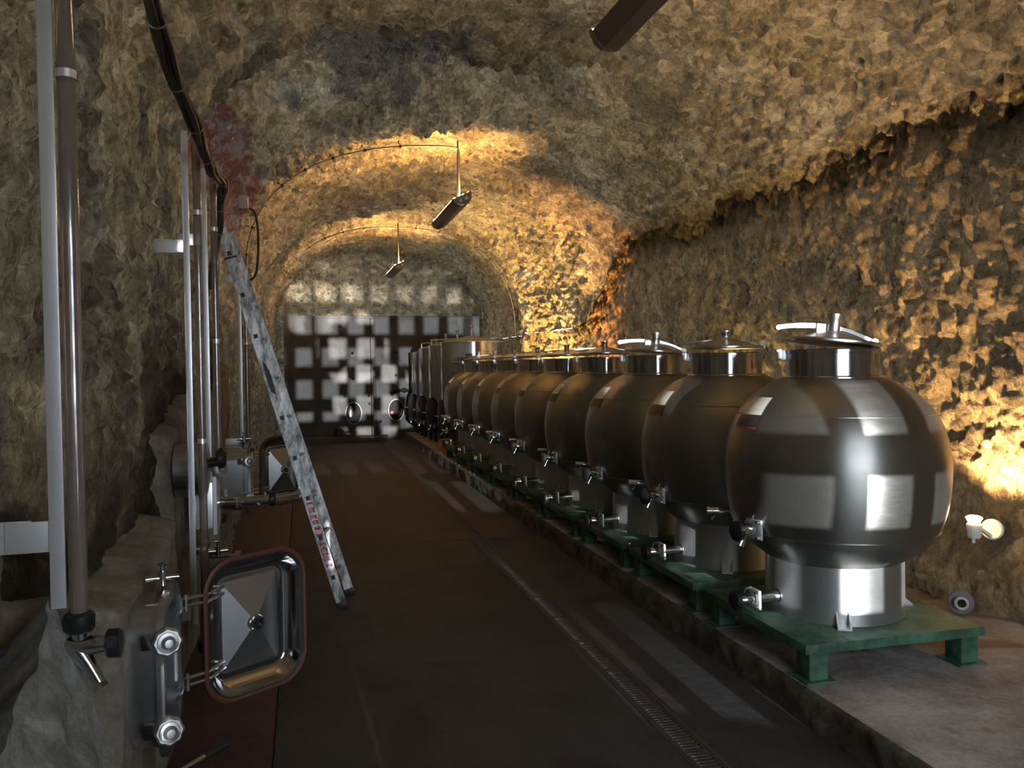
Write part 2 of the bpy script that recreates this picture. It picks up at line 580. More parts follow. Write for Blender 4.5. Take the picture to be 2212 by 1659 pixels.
def disp_ceiling(p):
    y, x, z = p[:, 1], p[:, 0], p[:, 2]
    low = sstep(3.3, 2.4, z) * (x < 0.5)
    d = (0.17 * perlin(p / np.array([1.5, 1.1, 1.5])) + 0.09 * perlin(p / 0.5 + 3)) * (1 - 0.65 * low) + 0.035 * perlin(p / 0.2 + 9)
    amt = 0.05 + 0.07 * sstep(-0.15, 0.25, perlin(p / 0.8 + 20))
    hole = sstep(0.0, 0.2, perlin(p / 0.6 + 44)) * sstep(0.34, 0.14, worley(p / 0.17 + 3.3))
    d += 1.25 * amt * lumps(p, 0.15) + 0.7 * amt * lumps(p, 0.07) - 0.05 * hole + 0.018 * np.clip(lumps(p, 0.035), -0.3, 1)
    d += 0.03 * perlin(p / 0.07) - 0.05 * sstep(0.28, 0.5, perlin(p / 0.16 + 31))
    # low walls stay flatter
    d = d * (1 - 0.25 * low)
    # recess in the roof beyond a hanging lip at Y ~ 6
    lip = 5.85 + 0.60 * np.clip(x, -0.6, 1.8) + 0.7 * perlin(np.stack([x * 1.2, y * 0.5, x * 0], -1))
    top = sstep(2.9, 3.5, z) * sstep(3.2, 1.9, x)
    d -= top * 0.48 * sstep(lip, lip + 0.14, y) * sstep(8.2, 7.0, y)
    d += top * 0.10 * sstep(lip - 1.2, lip - 0.2, y) * sstep(lip + 0.10, lip - 0.05, y)
    d += 0.26 * np.exp(-((y - 14.4) / 0.7) ** 2) * sstep(1.9, 2.8, x)
    d += top * 0.22 * np.exp(-((y - 8.3) / 0.45) ** 2)
    hx = p - np.array([3.05, 5.75, 3.7])
    d -= 0.22 * np.exp(-np.sum(hx * hx, 1) / 0.028)
    d += top * 0.16 * sstep(11.6, 12.0, y) * sstep(14.6, 13.2, y)
    return d


nl, nc1, nc2 = 190, 230, 290
cols = []
w = sstep(9.8, 12.2, YS)                     # 0 = near chamber, 1 = far vault
zsl = 2.70 - 0.15 * w + 0.40 * (1 - sstep(4.4, 5.6, YS))
zap = 4.32 + 0.10 * w
xc = 1.75
al = xc - XL - 0.10 * w * 0
zsr = 3.20 + 0.02 * np.clip(5 - YS, 0, 6) * 0.8 - 0.95 * w
Xs, Zs = [], []
for k in range(nl):                           # left wall, upwards
    t = k / (nl - 1)
    Xs.append(XL - 0.28 * (1 - sstep(2.55, 3.3, YS)) * (1 - t) ** 0.5 + 0.12 * w); Zs.append(-0.06 + (zsl + 0.06) * t)
for k in range(1, nc1):                       # left half of the vault
    a = PI - (PI / 2) * k / (nc1 - 1)
    n = 2.35
    cx_ = abs(math.cos(a)) ** (2 / n); sz_ = abs(math.sin(a)) ** (2 / n)
    Xs.append(xc - (xc - XL - 0.12 * w) * cx_); Zs.append(zsl + (zap - zsl) * sz_)
for k in range(1, nc2):                       # right half
    th = k / (nc2 - 1)
    tn = math.sin(th * PI / 2)
    tl = th * 1.07
    t = tl * (1 - w) + tn * w
    base_near = 1 - np.sign(t) * np.abs(t) ** 1.9
    q = 1.15 * (1 - w) + 2.3 * w
    p_ = 1.9 * (1 - w) + 2.3 * w
    base = 1 - np.abs(t) ** p_
    zz = np.sign(base) * np.abs(base) ** (1 / q)
    Xs.append(xc + (XR - xc) * t); Zs.append(zsr + (zap - zsr) * zz)
X = np.stack(Xs, 1); Z = np.stack(Zs, 1); Y = np.repeat(YS[:, None], X.shape[1], 1)
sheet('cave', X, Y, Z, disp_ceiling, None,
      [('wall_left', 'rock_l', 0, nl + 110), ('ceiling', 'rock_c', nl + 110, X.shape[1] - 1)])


def disp_right(p):
    d = 0.06 * perlin(p / 1.2 + 5) + 0.05 * perlin(p / 0.4 + 2)
    amt = 0.07 + 0.04 * perlin(p / 0.7)
    sq = (1, 1, 0.62)
    d += 1.25 * amt * lumps(p, 0.155, sq) + 0.06 * lumps(p, 0.07, sq) + 0.02 * lumps(p, 0.033) + 0.03 * perlin(p / 0.06) - 0.05 * sstep(0.28, 0.5, perlin(p / 0.15 + 31))
    d += 0.26 * np.exp(-((p[:, 1] - 14.4) / 0.7) ** 2)
    d += 0.16 * sstep(0.75, 0.35, p[:, 2])       # thicker foot below the wall lamps
    return d


nr = 260
zt = zsr + 0.22 * (1 - w)
Z2 = np.stack([0.05 + (zt - 0.05) * k / (nr - 1) for k in range(nr)], 1)
X2 = np.full_like(Z2, XR); Y2 = np.repeat(YS[:, None], nr, 1)
sheet('cave', X2, Y2, Z2, disp_right, None, [('wall_right', 'rock_r', 0, nr - 1)])


# back wall: rock above, concrete vat front below
def flat_rock(name, y, x0, x1, z0, z1, nx, nz, mat, amp):
    gx, gz = np.meshgrid(np.linspace(x0, x1, nx), np.linspace(z0, z1, nz))
    p = np.stack([gx.ravel(), np.full(gx.size, y), gz.ravel()], -1)
    d = amp * (0.12 * perlin(p / 0.9) + 0.05 * perlin(p / 0.3) + 0.05 * lumps(p, 0.16) + 0.01 * perlin(p / 0.06))
    p[:, 1] -= d
    idx = np.arange(gx.size).reshape(gx.shape)
    fc = np.stack([idx[:-1, :-1], idx[:-1, 1:], idx[1:, 1:], idx[1:, :-1]], -1).reshape(-1, 4)
    me = bpy.data.meshes.new(name)
    me.from_pydata(p.tolist(), [], fc.tolist())
    me.materials.append(M[mat])
    me.polygons.foreach_set('use_smooth', [True] * len(fc))
    o = bpy.data.objects.new(name, me); C.objects.link(o)
    return tag(o, kind='structure')


flat_rock('wall_back', YB, -1.2, 4.7, -0.1, 4.9, 220, 190, 'rock_b', 1.0)

# front wall (behind the camera) with the gate opening, and the grid gate itself
fw = MB()
GX0, GX1, GZ1 = -0.15, 3.05, 2.95
fw.box(((-1.3 + GX0) / 2, -1.75, 2.4), (GX0 + 1.3, 0.4, 4.9)).box(((GX1 + 5.0) / 2, -1.75, 2.4), (5.0 - GX1, 0.4, 4.9))
fw.box(((GX0 + GX1) / 2, -1.75, (GZ1 + 4.9) / 2), (GX1 - GX0, 0.4, 4.9 - GZ1))
tag(fw.build('wall_front', 'rock_b'), kind='structure')
gd = thing('door_1', None, None, (0, 0, 0)); tag(gd, kind='structure')
S0, YG = (1.40, -23.4, 1.93), -1.5
kg = (YG + 23.4) / (3.5 + 23.4)               # tank plane -> gate plane
gcx = S0[0] + (2.53 - S0[0]) * kg             # centre of one upright, seen as a shadow on the nearest tank
pxg, pzg = 0.365 * kg, 0.457 * kg
hx, hz = pxg * 0.60, pzg * 0.56               # the square holes
zg0 = S0[2] + (1.234 - S0[2]) * kg
xk = [gcx + i * pxg for i in range(-14, 15) if GX0 - 0.2 < gcx + i * pxg < GX1 + 0.2]
zk = [zg0 + i * pzg for i in range(-8, 9) if -0.1 < zg0 + i * pzg < GZ1 + 0.2]
bar = MB().box((0, 0, GZ1 / 2), (pxg - hx, 0.03, GZ1)); bar = bar.build('upright', 'iron', gd); bar.location = (xk[0], YG, 0)
for x_ in xk[1:]:
    c_ = bar.copy(); C.objects.link(c_); c_.location = (x_, YG, 0)
rail = MB().box(((GX0 + GX1) / 2, 0, 0), (GX1 - GX0 + 0.1, 0.028, pzg - hz)); rail = rail.build('rail', 'iron', gd); rail.location = (0, YG, zk[0])
for z_ in zk[1:]:
    c_ = rail.copy(); C.objects.link(c_); c_.location = (0, YG, z_)

for x0, x1, zt_ in ((GX0, 0.47, GZ1), (0.48, 1.55, 1.18), (1.56, GX1, 0.62)):  # unseen solid sheets, added to keep the glints off floor and ladder
    MB().box(((x0 + x1) / 2, YG - 0.01, zt_ / 2), (x1 - x0, 0.02, zt_)).build('panel', 'iron', gd)

# ground outside the gate
og = MB().box((1.5, -16.0, -0.1), (40, 28, 0.2)); tag(og.build('yard', 'platform'), kind='structure')

# floor: three poured slabs, the drain slot, the red strip
fl = MB().box((1.7, 8.8, -0.22), (6.6, 22.0, 0.18)); fl = fl.build('floor', 'void'); tag(fl, kind='structure')
DX0, DX1, KX = 1.560, 1.695, 2.24
for (x0, x1, y0, y1, mt, nm) in ((-0.157, DX0 - 0.012, -2.0, 7.88, 'floor_near', 'near'), (-0.157, DX0 - 0.012, 7.90, 19.3, 'floor_far', 'far'),
                                 (DX1 + 0.012, KX + 0.25, -2.0, 7.88, 'floor_near', 'near'), (DX1 + 0.012, KX + 0.25, 7.90, 19.3, 'floor_far', 'far')):
    s_ = MB().box(((x0 + x1) / 2, (y0 + y1) / 2, -0.07), (x1 - x0, y1 - y0, 0.14), ch=0.006).build('slab', mt, fl)
MB().box((-0.585, 8.5, -0.055), (0.85, 21.0, 0.15), ch=0.012).build('painted_strip', 'floor_red', fl)
ce = MB()
for sx in (DX0, DX1):
    ce.box((sx, 8.65, -0.03), (0.022, 21.3, 0.06))
ce.build('channel_edge', 'grate', fl)
MB().box(((DX0 + DX1) / 2, 13.8, -0.02), (DX1 - DX0 - 0.024, 11.0, 0.03)).build('channel_cover', 'floor_near', fl)

# raised platform with its rough kerb
ky = np.concatenate([np.arange(-2.0, 1.5, 0.1), np.arange(1.5, 8, 0.03), np.arange(8, 19.4, 0.08)])
prof = [(KX, -0.03), (KX, 0.03), (KX, 0.06), (KX, 0.09), (KX, 0.12), (KX + 0.006, 0.145), (KX + 0.03, 0.157), (KX + 0.10, 0.157)]
prof += [(KX + 0.10 + (4.35 - KX - 0.1) * k / 40, 0.157) for k in range(1, 41)]
gx = np.array([q[0] for q in prof]); gz = np.array([q[1] for q in prof])
PX = np.repeat(gx[None], len(ky), 0); PZ = np.repeat(gz[None], len(ky), 0); PY = np.repeat(ky[:, None], len(prof), 1)
pp = np.stack([PX, PY, PZ], -1).reshape(-1, 3)
nz = (0.022 * perlin(pp / 0.35) + 0.020 * lumps(pp, 0.10) + 0.008 * perlin(pp / 0.05)).reshape(PX.shape)
edge = np.clip(1 - (gx - KX) / 0.06, 0, 1)[None]
PX = PX - nz * edge
PZ = PZ + 0.5 * nz * edge * (gz > 0.1)[None] + (0.006 * perlin(pp / 0.6)).reshape(PX.shape) * (1 - edge)
pv = np.stack([PX, PY, PZ], -1).reshape(-1, 3)
idx = np.arange(len(pv)).reshape(PX.shape)
fc = np.stack([idx[:-1, :-1], idx[:-1, 1:], idx[1:, 1:], idx[1:, :-1]], -1)
mi = np.repeat((np.arange(len(prof) - 1) > 5).astype(int)[None], len(ky) - 1, 0)
me = bpy.data.meshes.new('platform'); me.from_pydata(pv.tolist(), [], fc.reshape(-1, 4).tolist())
me.materials.append(M['kerb']); me.materials.append(M['platform'])
me.polygons.foreach_set('material_index', mi.ravel().tolist()); me.polygons.foreach_set('use_smooth', [True] * mi.size)
pf = bpy.data.objects.new('platform', me); C.objects.link(pf); tag(pf, kind='structure')
PZ0 = 0.157

# concrete vat front on the back wall
VY = 19.22
vf = thing('vat_front', None, None); tag(vf, kind='structure')
for x0, x1 in ((-0.42, 0.30), (0.305, 1.49), (1.50, 1.60), (1.605, 3.10), (3.105, 4.05)):
    MB().box(((x0 + x1) / 2, VY + 0.12, 1.40), (x1 - x0, 0.24 if x1 - x0 > 0.2 else 0.27, 2.80), ch=0.008).build('panel', 'vat', vf)
MB().box((1.8, VY + 0.06, 2.82), (4.5, 0.20, 0.06), ch=0.01).build('ledge', 'vat', vf)
MB().box((0.75, VY - 0.25, 0.05), (2.2, 0.5, 0.14), ch=0.02).build('step', 'vat', vf)
plug = MB().lathe([(0, 0.012), (0.03, 0.012), (0.03, 0.012), (0.034, 0)], 12, mx=AX((0, -1, 0))).build('plug', 'void', vf)
plug.location = (1.09, VY - 0.001, 1.42)
for x_, z_ in ((0.90, 1.02), (1.44, 1.02), (1.45, 0.84), (1.58, 0.40), (2.07, 1.48), (1.70, 0.42)):
    c_ = plug.copy(); C.objects.link(c_); c_.location = (x_, VY - 0.001, z_)

# cement patch round the first hatch, rough footing under the near gauge
def plaster_patch(name, y0, y1, zt0, zt1, x_out):
    ny_, nz_ = int((y1 - y0 + 0.4) / 0.016), int((max(zt0, zt1) + 0.35) / 0.016)
    gy, gz = np.meshgrid(np.linspace(y0 - 0.2, y1 + 0.2, ny_), np.linspace(-0.02, max(zt0, zt1) + 0.25, nz_))
    p = np.stack([np.zeros(gy.size), gy.ravel(), gz.ravel()], -1)
    n = 0.07 * perlin(p / 0.45 + 4) + 0.02 * perlin(p / 0.12)
    top = zt0 + (zt1 - zt0) * np.clip((p[:, 1] - y0) / (y1 - y0), 0, 1)
    ins = np.minimum(np.minimum(p[:, 1] - y0, y1 - p[:, 1]), top - p[:, 2]) + n
    p[:, 0] = -0.90 + (0.90 + x_out) * sstep(-0.05, 0.04, ins) + 0.012 * perlin(p / 0.12) + 0.006 * perlin(p / 0.03)
    idx = np.arange(gy.size).reshape(gy.shape)
    fc = np.stack([idx[:-1, :-1], idx[:-1, 1:], idx[1:, 1:], idx[1:, :-1]], -1).reshape(-1, 4)
    me = bpy.data.meshes.new(name); me.from_pydata(p.tolist(), [], fc.tolist()); me.materials.append(M['plaster'])
    me.polygons.foreach_set('use_smooth', [True] * len(fc))
    o = bpy.data.objects.new(name, me); C.objects.link(o)
    return tag(o, kind='structure')


plaster_patch('trim_1', 2.86, 4.15, 0.92, 1.02, -0.59)
plaster_patch('trim_2', 4.55, 5.6, 1.35, 1.6, -0.665)
plaster_patch('trim_3', 6.7, 7.9, 1.5, 1.75, -0.655)

n_a, n_z = 110, 80
vs, fs = [], []
ft = []
for i in range(n_z):
    t = i / (n_z - 1)
    for k in range(n_a):
        y_ = 1.25 + 1.37 * k / (n_a - 1)
        zt_ = max(0.2, 1.06 - 0.6 * (2.65 - y_)) * t
        out = 0.40 * (1 - t) ** 1.2 + 0.10 - 0.30 * max(0, (2.0 - y_)) * t * 1.6
        ft.append((-0.80 + out, y_ - 0.02 * t, zt_))
ft = np.array(ft)
ft[:, 0] += 0.06 * perlin(ft / 0.4) + 0.035 * lumps(ft, 0.13) + 0.02 * lumps(ft, 0.06)
idx = np.arange(n_a * n_z).reshape(n_z, n_a)
fc = np.stack([idx[:-1, :-1], idx[:-1, 1:], idx[1:, 1:], idx[1:, :-1]], -1).reshape(-1, 4).tolist()
base_i = len(ft)
# close towards the wall along the near, far and top edges
border = list(idx[0]) + list(idx[1:, -1]) + list(idx[-1, ::-1][1:]) + list(idx[::-1, 0][1:-1])
bk = [(-1.25, ft[i][1], ft[i][2] - 0.6 * ft[i][2]) for i in border]
allv = ft.tolist() + bk
for a in range(len(border)):
    b = (a + 1) % len(border)
    fc.append((border[a], border[b], base_i + b, base_i + a))
me = bpy.data.meshes.new('footing'); me.from_pydata(allv, [], fc); me.materials.append(M['footing'])
me.polygons.foreach_set('use_smooth', [True] * len(fc)); me.set_sharp_from_angle(angle=math.radians(50))
fo = bpy.data.objects.new('footing', me); C.objects.link(fo); tag(fo, kind='structure')

# ================================================================== ROUND TANKS ON STANDS
TX, TY0, DT, NT_ = 2.785, 3.94, 1.17, 9
STAND_H = 0.187
BODY = [(0.234, 1.262), (0.33, 1.222), (0.44, 1.142), (0.515, 1.05), (0.557, 0.945), (0.579, 0.80), (0.566, 0.60), (0.52, 0.448), (0.455, 0.368), (0.345, 0.285)]


def body_r(z):
    zs = [q[1] for q in BODY][::-1]; rs = [q[0] for q in BODY][::-1]
    return float(np.interp(z, zs, rs))


def make_valve(parent, name, root, d, length, with_spout=True, tube=0.0):
    """butterfly outlet: pipe out of the tank, square flange with bolts, body, black wheel, spout; d = outward direction"""
    mx = AX(d, root)
    t = tube
    mb = MB().lathe([(0, -0.03), (0.026, -0.03), (0.026, -0.03), (0.026, 0.028 + t), (0.026, 0.028 + t), (0, 0.028 + t)], 20, mx=mx)
    mb.lathe([(0.034, 0.0), (0.034, 0.006), (0.034, 0.006), (0.026, 0.008), (0.026, 0.008), (0.026, 0), (0.034, 0)], 20, mx=mx)
    z1 = 0.056 + t
    mb.lathe([(0.024, z1 - 0.005), (0.031, z1), (0.034, z1 + 0.012), (0.034, z1 + 0.05), (0.028, z1 + 0.062), (0.028, z1 + 0.075), (0, z1 + 0.075)], 20, mx=mx)
    v_ = mb.build(name, 'chrome', parent)
    MB().box((0, 0, 0.036 + t), (0.104, 0.104, 0.014), ch=0.003, mx=mx).build('flange', 'alu', v_)
    for a in (-1, 1):
        for b in (-1, 1):
            bt = MB().tube([mx @ Vector((a * 0.040, b * 0.040, 0.028 + t)), mx @ Vector((a * 0.040, b * 0.040, 0.062 + t))], 0.0075, 8)
            bt.build('bolt', 'chrome', v_)
    zz = z1 + 0.075
    MB().lathe([(0, zz - 0.004), (0.042, zz), (0.052, zz + 0.008), (0.052, zz + 0.030), (0.044, zz + 0.036), (0, zz + 0.036)], 16, mx=mx).build('wheel', 'black', v_)
    MB().tube([mx @ Vector((0, 0.036, zz - 0.03)), mx @ Vector((0.0, 0.058, zz - 0.04)), mx @ Vector((0, 0.062, zz - 0.075))], 0.007, 8).build('lever', 'iron', v_)
    if with_spout:
        p0 = mx @ Vector((0, 0, z1 + 0.045))
        dn = Vector((d[0] * 0.45, d[1] * 0.45, -0.9)).normalized()
        MB().tube([p0, p0 + dn * 0.045, p0 + dn * 0.085], [0.025, 0.024, 0.022], 14).build('spout', 'chrome', v_)
    return v_


def make_tank():
    root = thing('round_tank', 'x', 'tank')
    # body
    pts = smooth_path([(r, 0, z) for r, z in BODY], 7)
    prof = [(p.x, p.z) for p in pts]
    b = MB().lathe(prof, 96).build('body', 'steel', root)
    for zz in (1.065, 0.452):
        sm = MB()
        r = body_r(zz) + 0.003
        sm.lathe([(r - 0.004, zz - 0.005), (r + 0.002, zz - 0.002), (r + 0.002, zz + 0.002), (r - 0.004, zz + 0.005)], 96)
        sm.build('weld_seam', 'steel', root)
    # neck
    MB().lathe([(0.262, 1.248), (0.262, 1.258), (0.258, 1.263), (0.258, 1.263), (0.236, 1.266), (0.236, 1.266), (0.236, 1.385), (0.236, 1.385), (0.243, 1.387), (0.243, 1.402), (0.238, 1.405),
                (0.238, 1.405), (0.222, 1.405), (0.222, 1.405), (0.222, 1.262), (0.222, 1.262), (0.236, 1.255)], 64).build('neck', 'tall', root)
    # skirt
    MB().lathe([(0.356, 0.0), (0.356, 0.0), (0.354, 0.328), (0.354, 0.328), (0.346, 0.328), (0.346, 0.328), (0.346, 0.0), (0.346, 0.0), (0.356, 0.0)], 80).build('skirt', 'skirt', root)
    # foot brackets
    for ang in (-118, -12, 95):
        a = math.radians(ang)
        mx = Matrix.Rotation(a, 4, 'Z')
        br = MB()
        for s in (-1, 1):
            br.add([(0.352, s * 0.030 - 0.004, 0), (0.425, s * 0.030 - 0.004, 0), (0.425, s * 0.030 - 0.004, 0.014), (0.352, s * 0.030 - 0.004, 0.075),
                    (0.352, s * 0.030 + 0.004, 0), (0.425, s * 0.030 + 0.004, 0), (0.425, s * 0.030 + 0.004, 0.014), (0.352, s * 0.030 + 0.004, 0.075)],
                   [(0, 1, 2, 3), (7, 6, 5, 4), (0, 4, 5, 1), (1, 5, 6, 2), (2, 6, 7, 3), (3, 7, 4, 0)], mx=mx)
        br.box((0.388, 0, 0.005), (0.075, 0.068, 0.010), mx=mx)
        br.build('foot_bracket', 'alu', root)
    # lid: shallow cone with rim, vent stem, strap arm
    lid = MB().lathe([(0, 0.068), (0.045, 0.066), (0.12, 0.045), (0.19, 0.020), (0.215, 0.014), (0.215, 0.014), (0.222, 0.018), (0.240, 0.018), (0.247, 0.012), (0.247, 0.002),
                      (0.240, -0.004), (0.240, -0.004), (0.215, 0.0), (0.19, 0.010), (0, 0.055)], 64).build('lid', 'satin', root)
    MB().lathe([(0.036, 0.055), (0.032, 0.075), (0.032, 0.125), (0.034, 0.130), (0.040, 0.155), (0.040, 0.160), (0.040, 0.160), (0.033, 0.160), (0.033, 0.160), (0.028, 0.07), (0, 0.07)], 28).build('vent_stem', 'satin', lid)
    ar = MB()
    pa = smooth_path([(-0.285, 0, 0.066), (-0.20, 0, 0.082), (-0.07, 0, 0.092), (0.04, 0, 0.088), (0.13, 0, 0.070), (0.245, 0, 0.032)], 5)
    rings = []
    for i, p in enumerate(pa):
        h = 0.026 if p.x < 0.05 else 0.020
        rings.append([(p.x, -0.012 + 0.050, p.z - h / 2), (p.x, 0.012 + 0.050, p.z - h / 2), (p.x, 0.012 + 0.050, p.z + h / 2), (p.x, -0.012 + 0.050, p.z + h / 2)])
    ar.sweep(rings, cap0=True, cap1=True, smooth=False)
    ar.box((-0.055, 0.035, 0.078), (0.06, 0.030, 0.055), ch=0.003)
    ar.tube([(-0.288, 0.036, 0.064), (-0.288, 0.064, 0.064)], 0.015, 12)
    ar.build('lid_arm', 'satin', lid)
    MB().tube([(0.240, 0.022, 0.030), (0.240, 0.075, 0.030)], 0.020, 14).box((0.240, 0.048, 0.008), (0.03, 0.045, 0.03), ch=0.003).build('hinge', 'alu', lid)
    lid.location = (0, 0, 1.408)
    lid.rotation_euler = (0, 0, math.radians(-14))
    # latch lug on the left of the neck
    lg = MB()
    mx = Matrix.Rotation(math.radians(154), 4, 'Z')
    lg.box((0.252, 0, 1.378), (0.032, 0.010, 0.055), mx=mx, ch=0.003).box((0.275, 0, 1.385), (0.028, 0.040, 0.060), mx=mx, ch=0.008)
    lg.tube([mx @ Vector((0.285, -0.028, 1.402)), mx @ Vector((0.285, 0.028, 1.402))], 0.008, 8)
    lg.build('latch', 'alu', root)
    # sticker: white over dark with a red edge, following the body
    st = MB()
    a0, a1 = math.radians(171), math.radians(192)
    zz0, zz1 = 0.995, 1.155
    n1, n2 = 8, 18
    for j in range(n2):
        for i in range(n1):
            q = []
            for (di, dj) in ((0, 0), (1, 0), (1, 1), (0, 1)):
                a = a0 + (a1 - a0) * (i + di) / n1
                z = zz0 + (zz1 - zz0) * (j + dj) / n2
                r = float(np.interp(z, [p[1] for p in prof][::-1], [p[0] for p in prof][::-1])) + 0.0035
                q.append((r * math.cos(a), r * math.sin(a), z))
            st.add(q, [(0, 1, 2, 3)], 0 if j >= 8 else (2 if j == 0 else 1), True)
    st.build('sticker', ['label_w', 'label_k', 'label_r'], root)
    # valves
    make_valve(root, 'outlet_valve', (-0.500, -0.10, 0.478), (-0.985, -0.17, 0.0), 0.1)
    make_valve(root, 'drain_valve', (-0.352, -0.03, 0.098), (-1, 0, -0.03), 0.1, with_spout=False, tube=0.105)
    d = Vector((-0.92, 0.38, 0)).normalized()
    p0 = Vector((-0.470, 0.300, 0.50))
    tp = MB().tube([p0 - d * 0.03, p0 + d * 0.02, p0 + d * 0.021, p0 + d * 0.05, p0 + d * 0.051, p0 + d * 0.10, p0 + d * 0.101, p0 + d * 0.115], [0.010, 0.010, 0.016, 0.022, 0.022, 0.022, 0.026, 0.026], 14)
    tp = tp.build('sample_tap', 'chrome', root)
    q = p0 + d * 0.07
    MB().tube([q, q + Vector((0, 0, -0.030)) + d * 0.004, q + Vector((0, 0, -0.050)) + d * 0.02], 0.006, 8).build('spout', 'chrome', tp)
    return root


def make_stand():
    root = thing('green_stand', 'x', 'stand')
    MB().box((0, 0, STAND_H - 0.024), (1.02, 1.02, 0.048), ch=0.004).build('top_plate', 'green', root)
    pa = MB().box((0, 0, 0.073), (0.10, 0.11, 0.130), ch=0.003).build('leg', 'green', root)
    fp = MB().box((0, 0, 0.004), (0.165, 0.165, 0.008)).build('foot_plate', 'green', pa)
    pa.location = (-0.43, -0.44, 0)
    for x_, y_ in ((0.43, -0.44), (-0.43, 0.44), (0.43, 0.44)):
        c_ = dup(pa); c_.location = (x_, y_, 0)
    return root


ORD = ['nearest and largest in view', 'second from the front', 'third from the front', 'fourth from the front', 'middle one, fifth from the front',
       'sixth from the front', 'seventh from the front', 'eighth from the front', 'last of its row, before the tall cylinders']
tank0 = make_tank(); stand0 = make_stand()
for i in range(NT_):
    y = TY0 + DT * i
    t = tank0 if i == 0 else dup(tank0)
    s = stand0 if i == 0 else dup(stand0)
    t.location = (TX, y, PZ0 + STAND_H + 0.003); s.location = (TX, y, PZ0 + 0.003)
    if i:
        t.rotation_euler.z = random.uniform(-0.03, 0.03)
    tag(t, ('round steel tank with raised tilted lid, ' if i == 0 else 'round steel tank, ') + ORD[i], 'tank', 'round steel tanks on green stands')
    tag(s, 'green painted metal stand under the round tank ' + ORD[i], 'stand', 'green stands under the round tanks')
    for ch in t.children:
        if ch.name.split('.')[0] == 'lid':
            lid = ch
            if i == 0:
                lid.rotation_euler = (0, math.radians(6.0), math.radians(-14)); lid.location = (0.0, 0, 1.436)
            elif i == 2:
                lid.rotation_euler = (0, math.radians(4.5), math.radians(-14)); lid.location = (0.0, 0, 1.430)
            else:
                lid.rotation_euler = (0, 0, math.radians(-14 + random.uniform(-25, 25)))
                for c2 in list(lid.children):
                    if c2.name.split('.')[0] == 'lid_arm':
                        c2.scale = (0.92, 1, 0.42); c2.location = (0, 0, 0.018)
                    if c2.name.split('.')[0] == 'vent_stem':
                        c2.scale = (0.9, 0.9, 0.55); c2.location = (0, 0, 0.03)

# ================================================================== TALL TANKS
def make_tall(i, x, y, top):
    ordn = ['front and brightest of the tall ones', 'second of the tall ones', 'third of the tall ones', 'hindmost, darkest of the tall ones'][i]
    root = thing('tall_tank', 'tall cylindrical steel tank with cone top, ' + ordn, 'tank', (x, y, PZ0), 0, 'tall cylindrical tanks at the far end')
    R = 0.575
    MB().lathe([(R - 0.05, 0.36), (R, 0.42), (R, 0.42), (R, top), (R, top), (R - 0.006, top + 0.006)], 72).build('body', 'tall', root)
    MB().lathe([(R + 0.004, top), (R + 0.004, top + 0.012), (R - 0.01, top + 0.018), (0.05, top + 0.125), (0, top + 0.13)], 72).build('cone_top', 'skirt', root)
    MB().lathe([(0.10, 0.26), (R - 0.05, 0.38)], 48).build('base_cone', 'tall', root)
    lg = MB().lathe([(0, 0), (0.05, 0), (0.05, 0.012), (0.03, 0.012), (0.03, 0.45), (0, 0.45)], 14).build('leg', 'iron', root)
    lg.location = (R * 0.7, R * 0.7, 0)
    for a, b in ((-1, 1), (1, -1), (-1, -1)):
        c_ = lg.copy(); C.objects.link(c_); c_.location = (a * R * 0.7, b * R * 0.7, 0)
    MB().tube([(0, 0, top + 0.12), (0, 0, top + 0.28)], 0.022, 12).lathe([(0, top + 0.28), (0.036, top + 0.28), (0.042, top + 0.30), (0.03, top + 0.32), (0, top + 0.325)], 16).build('vent', 'chrome', root)
    hx_ = AX((-1, -0.25, 0), (-0.55, -0.14, 0.62))
    h = MB().lathe([(0.20, -0.02), (0.20, 0.035), (0.20, 0.035), (0.225, 0.035), (0.225, 0.05), (0.19, 0.062), (0, 0.075)], 32, mx=hx_ @ Matrix.Scale(1.3, 4, (0, 1, 0))).build('manhole', 'iron', root)
    MB().tube([hx_ @ Vector((0, 0, 0.07)), hx_ @ Vector((0, 0, 0.17))], 0.014, 8).tube([hx_ @ Vector((-0.09, 0, 0.16)), hx_ @ Vector((0.09, 0, 0.16))], 0.012, 8).build('clamp_handle', 'chrome', h)
    make_valve(root, 'outlet_valve', (-0.50, -0.22, 0.36), (-1, -0.2, 0), 0.1)
    return root


TT = [(3.02, 15.05, 2.11), (2.97, 16.24, 2.08), (2.94, 17.43, 2.05), (2.92, 18.61, 1.98)]
tall = [make_tall(i, x, y, z - PZ0) for i, (x, y, z) in enumerate(TT)]
# bent vent pipes on the hind tanks
for k in (1, 2):
    MB().tube(smooth_path([(-0.53, -0.1, 1.90 - 0.03 * k), (-0.53, -0.1, 2.04 - 0.03 * k), (-0.50, -0.1, 2.065 - 0.03 * k), (-0.05, 0.0, 2.09 - 0.03 * k), (0.0, 0.0, 2.10 - 0.03 * k)], 6), 0.016, 10).build('vent_pipe', 'chrome', tall[k])
# orange lid and hose fitting on the floor by the last tanks
ol = thing('orange_bung', 'round orange plastic lid leaning at the kerb by the far tanks', 'lid', (2.36, 12.45, 0.157))
MB().lathe([(0, 0), (0.125, 0), (0.135, 0.012), (0.135, 0.05), (0.115, 0.06), (0.115, 0.06), (0.10, 0.035), (0, 0.03)], 28).build('disc', 'orange', ol)
MB().tube([(-0.07, -0.05, 0.045), (0.07, 0.05, 0.045)], 0.012, 8).build('grip', 'orange', ol)
ol.rotation_euler = (math.radians(68), 0, math.radians(-14)); ol.location = (2.34, 14.12, 0.29)

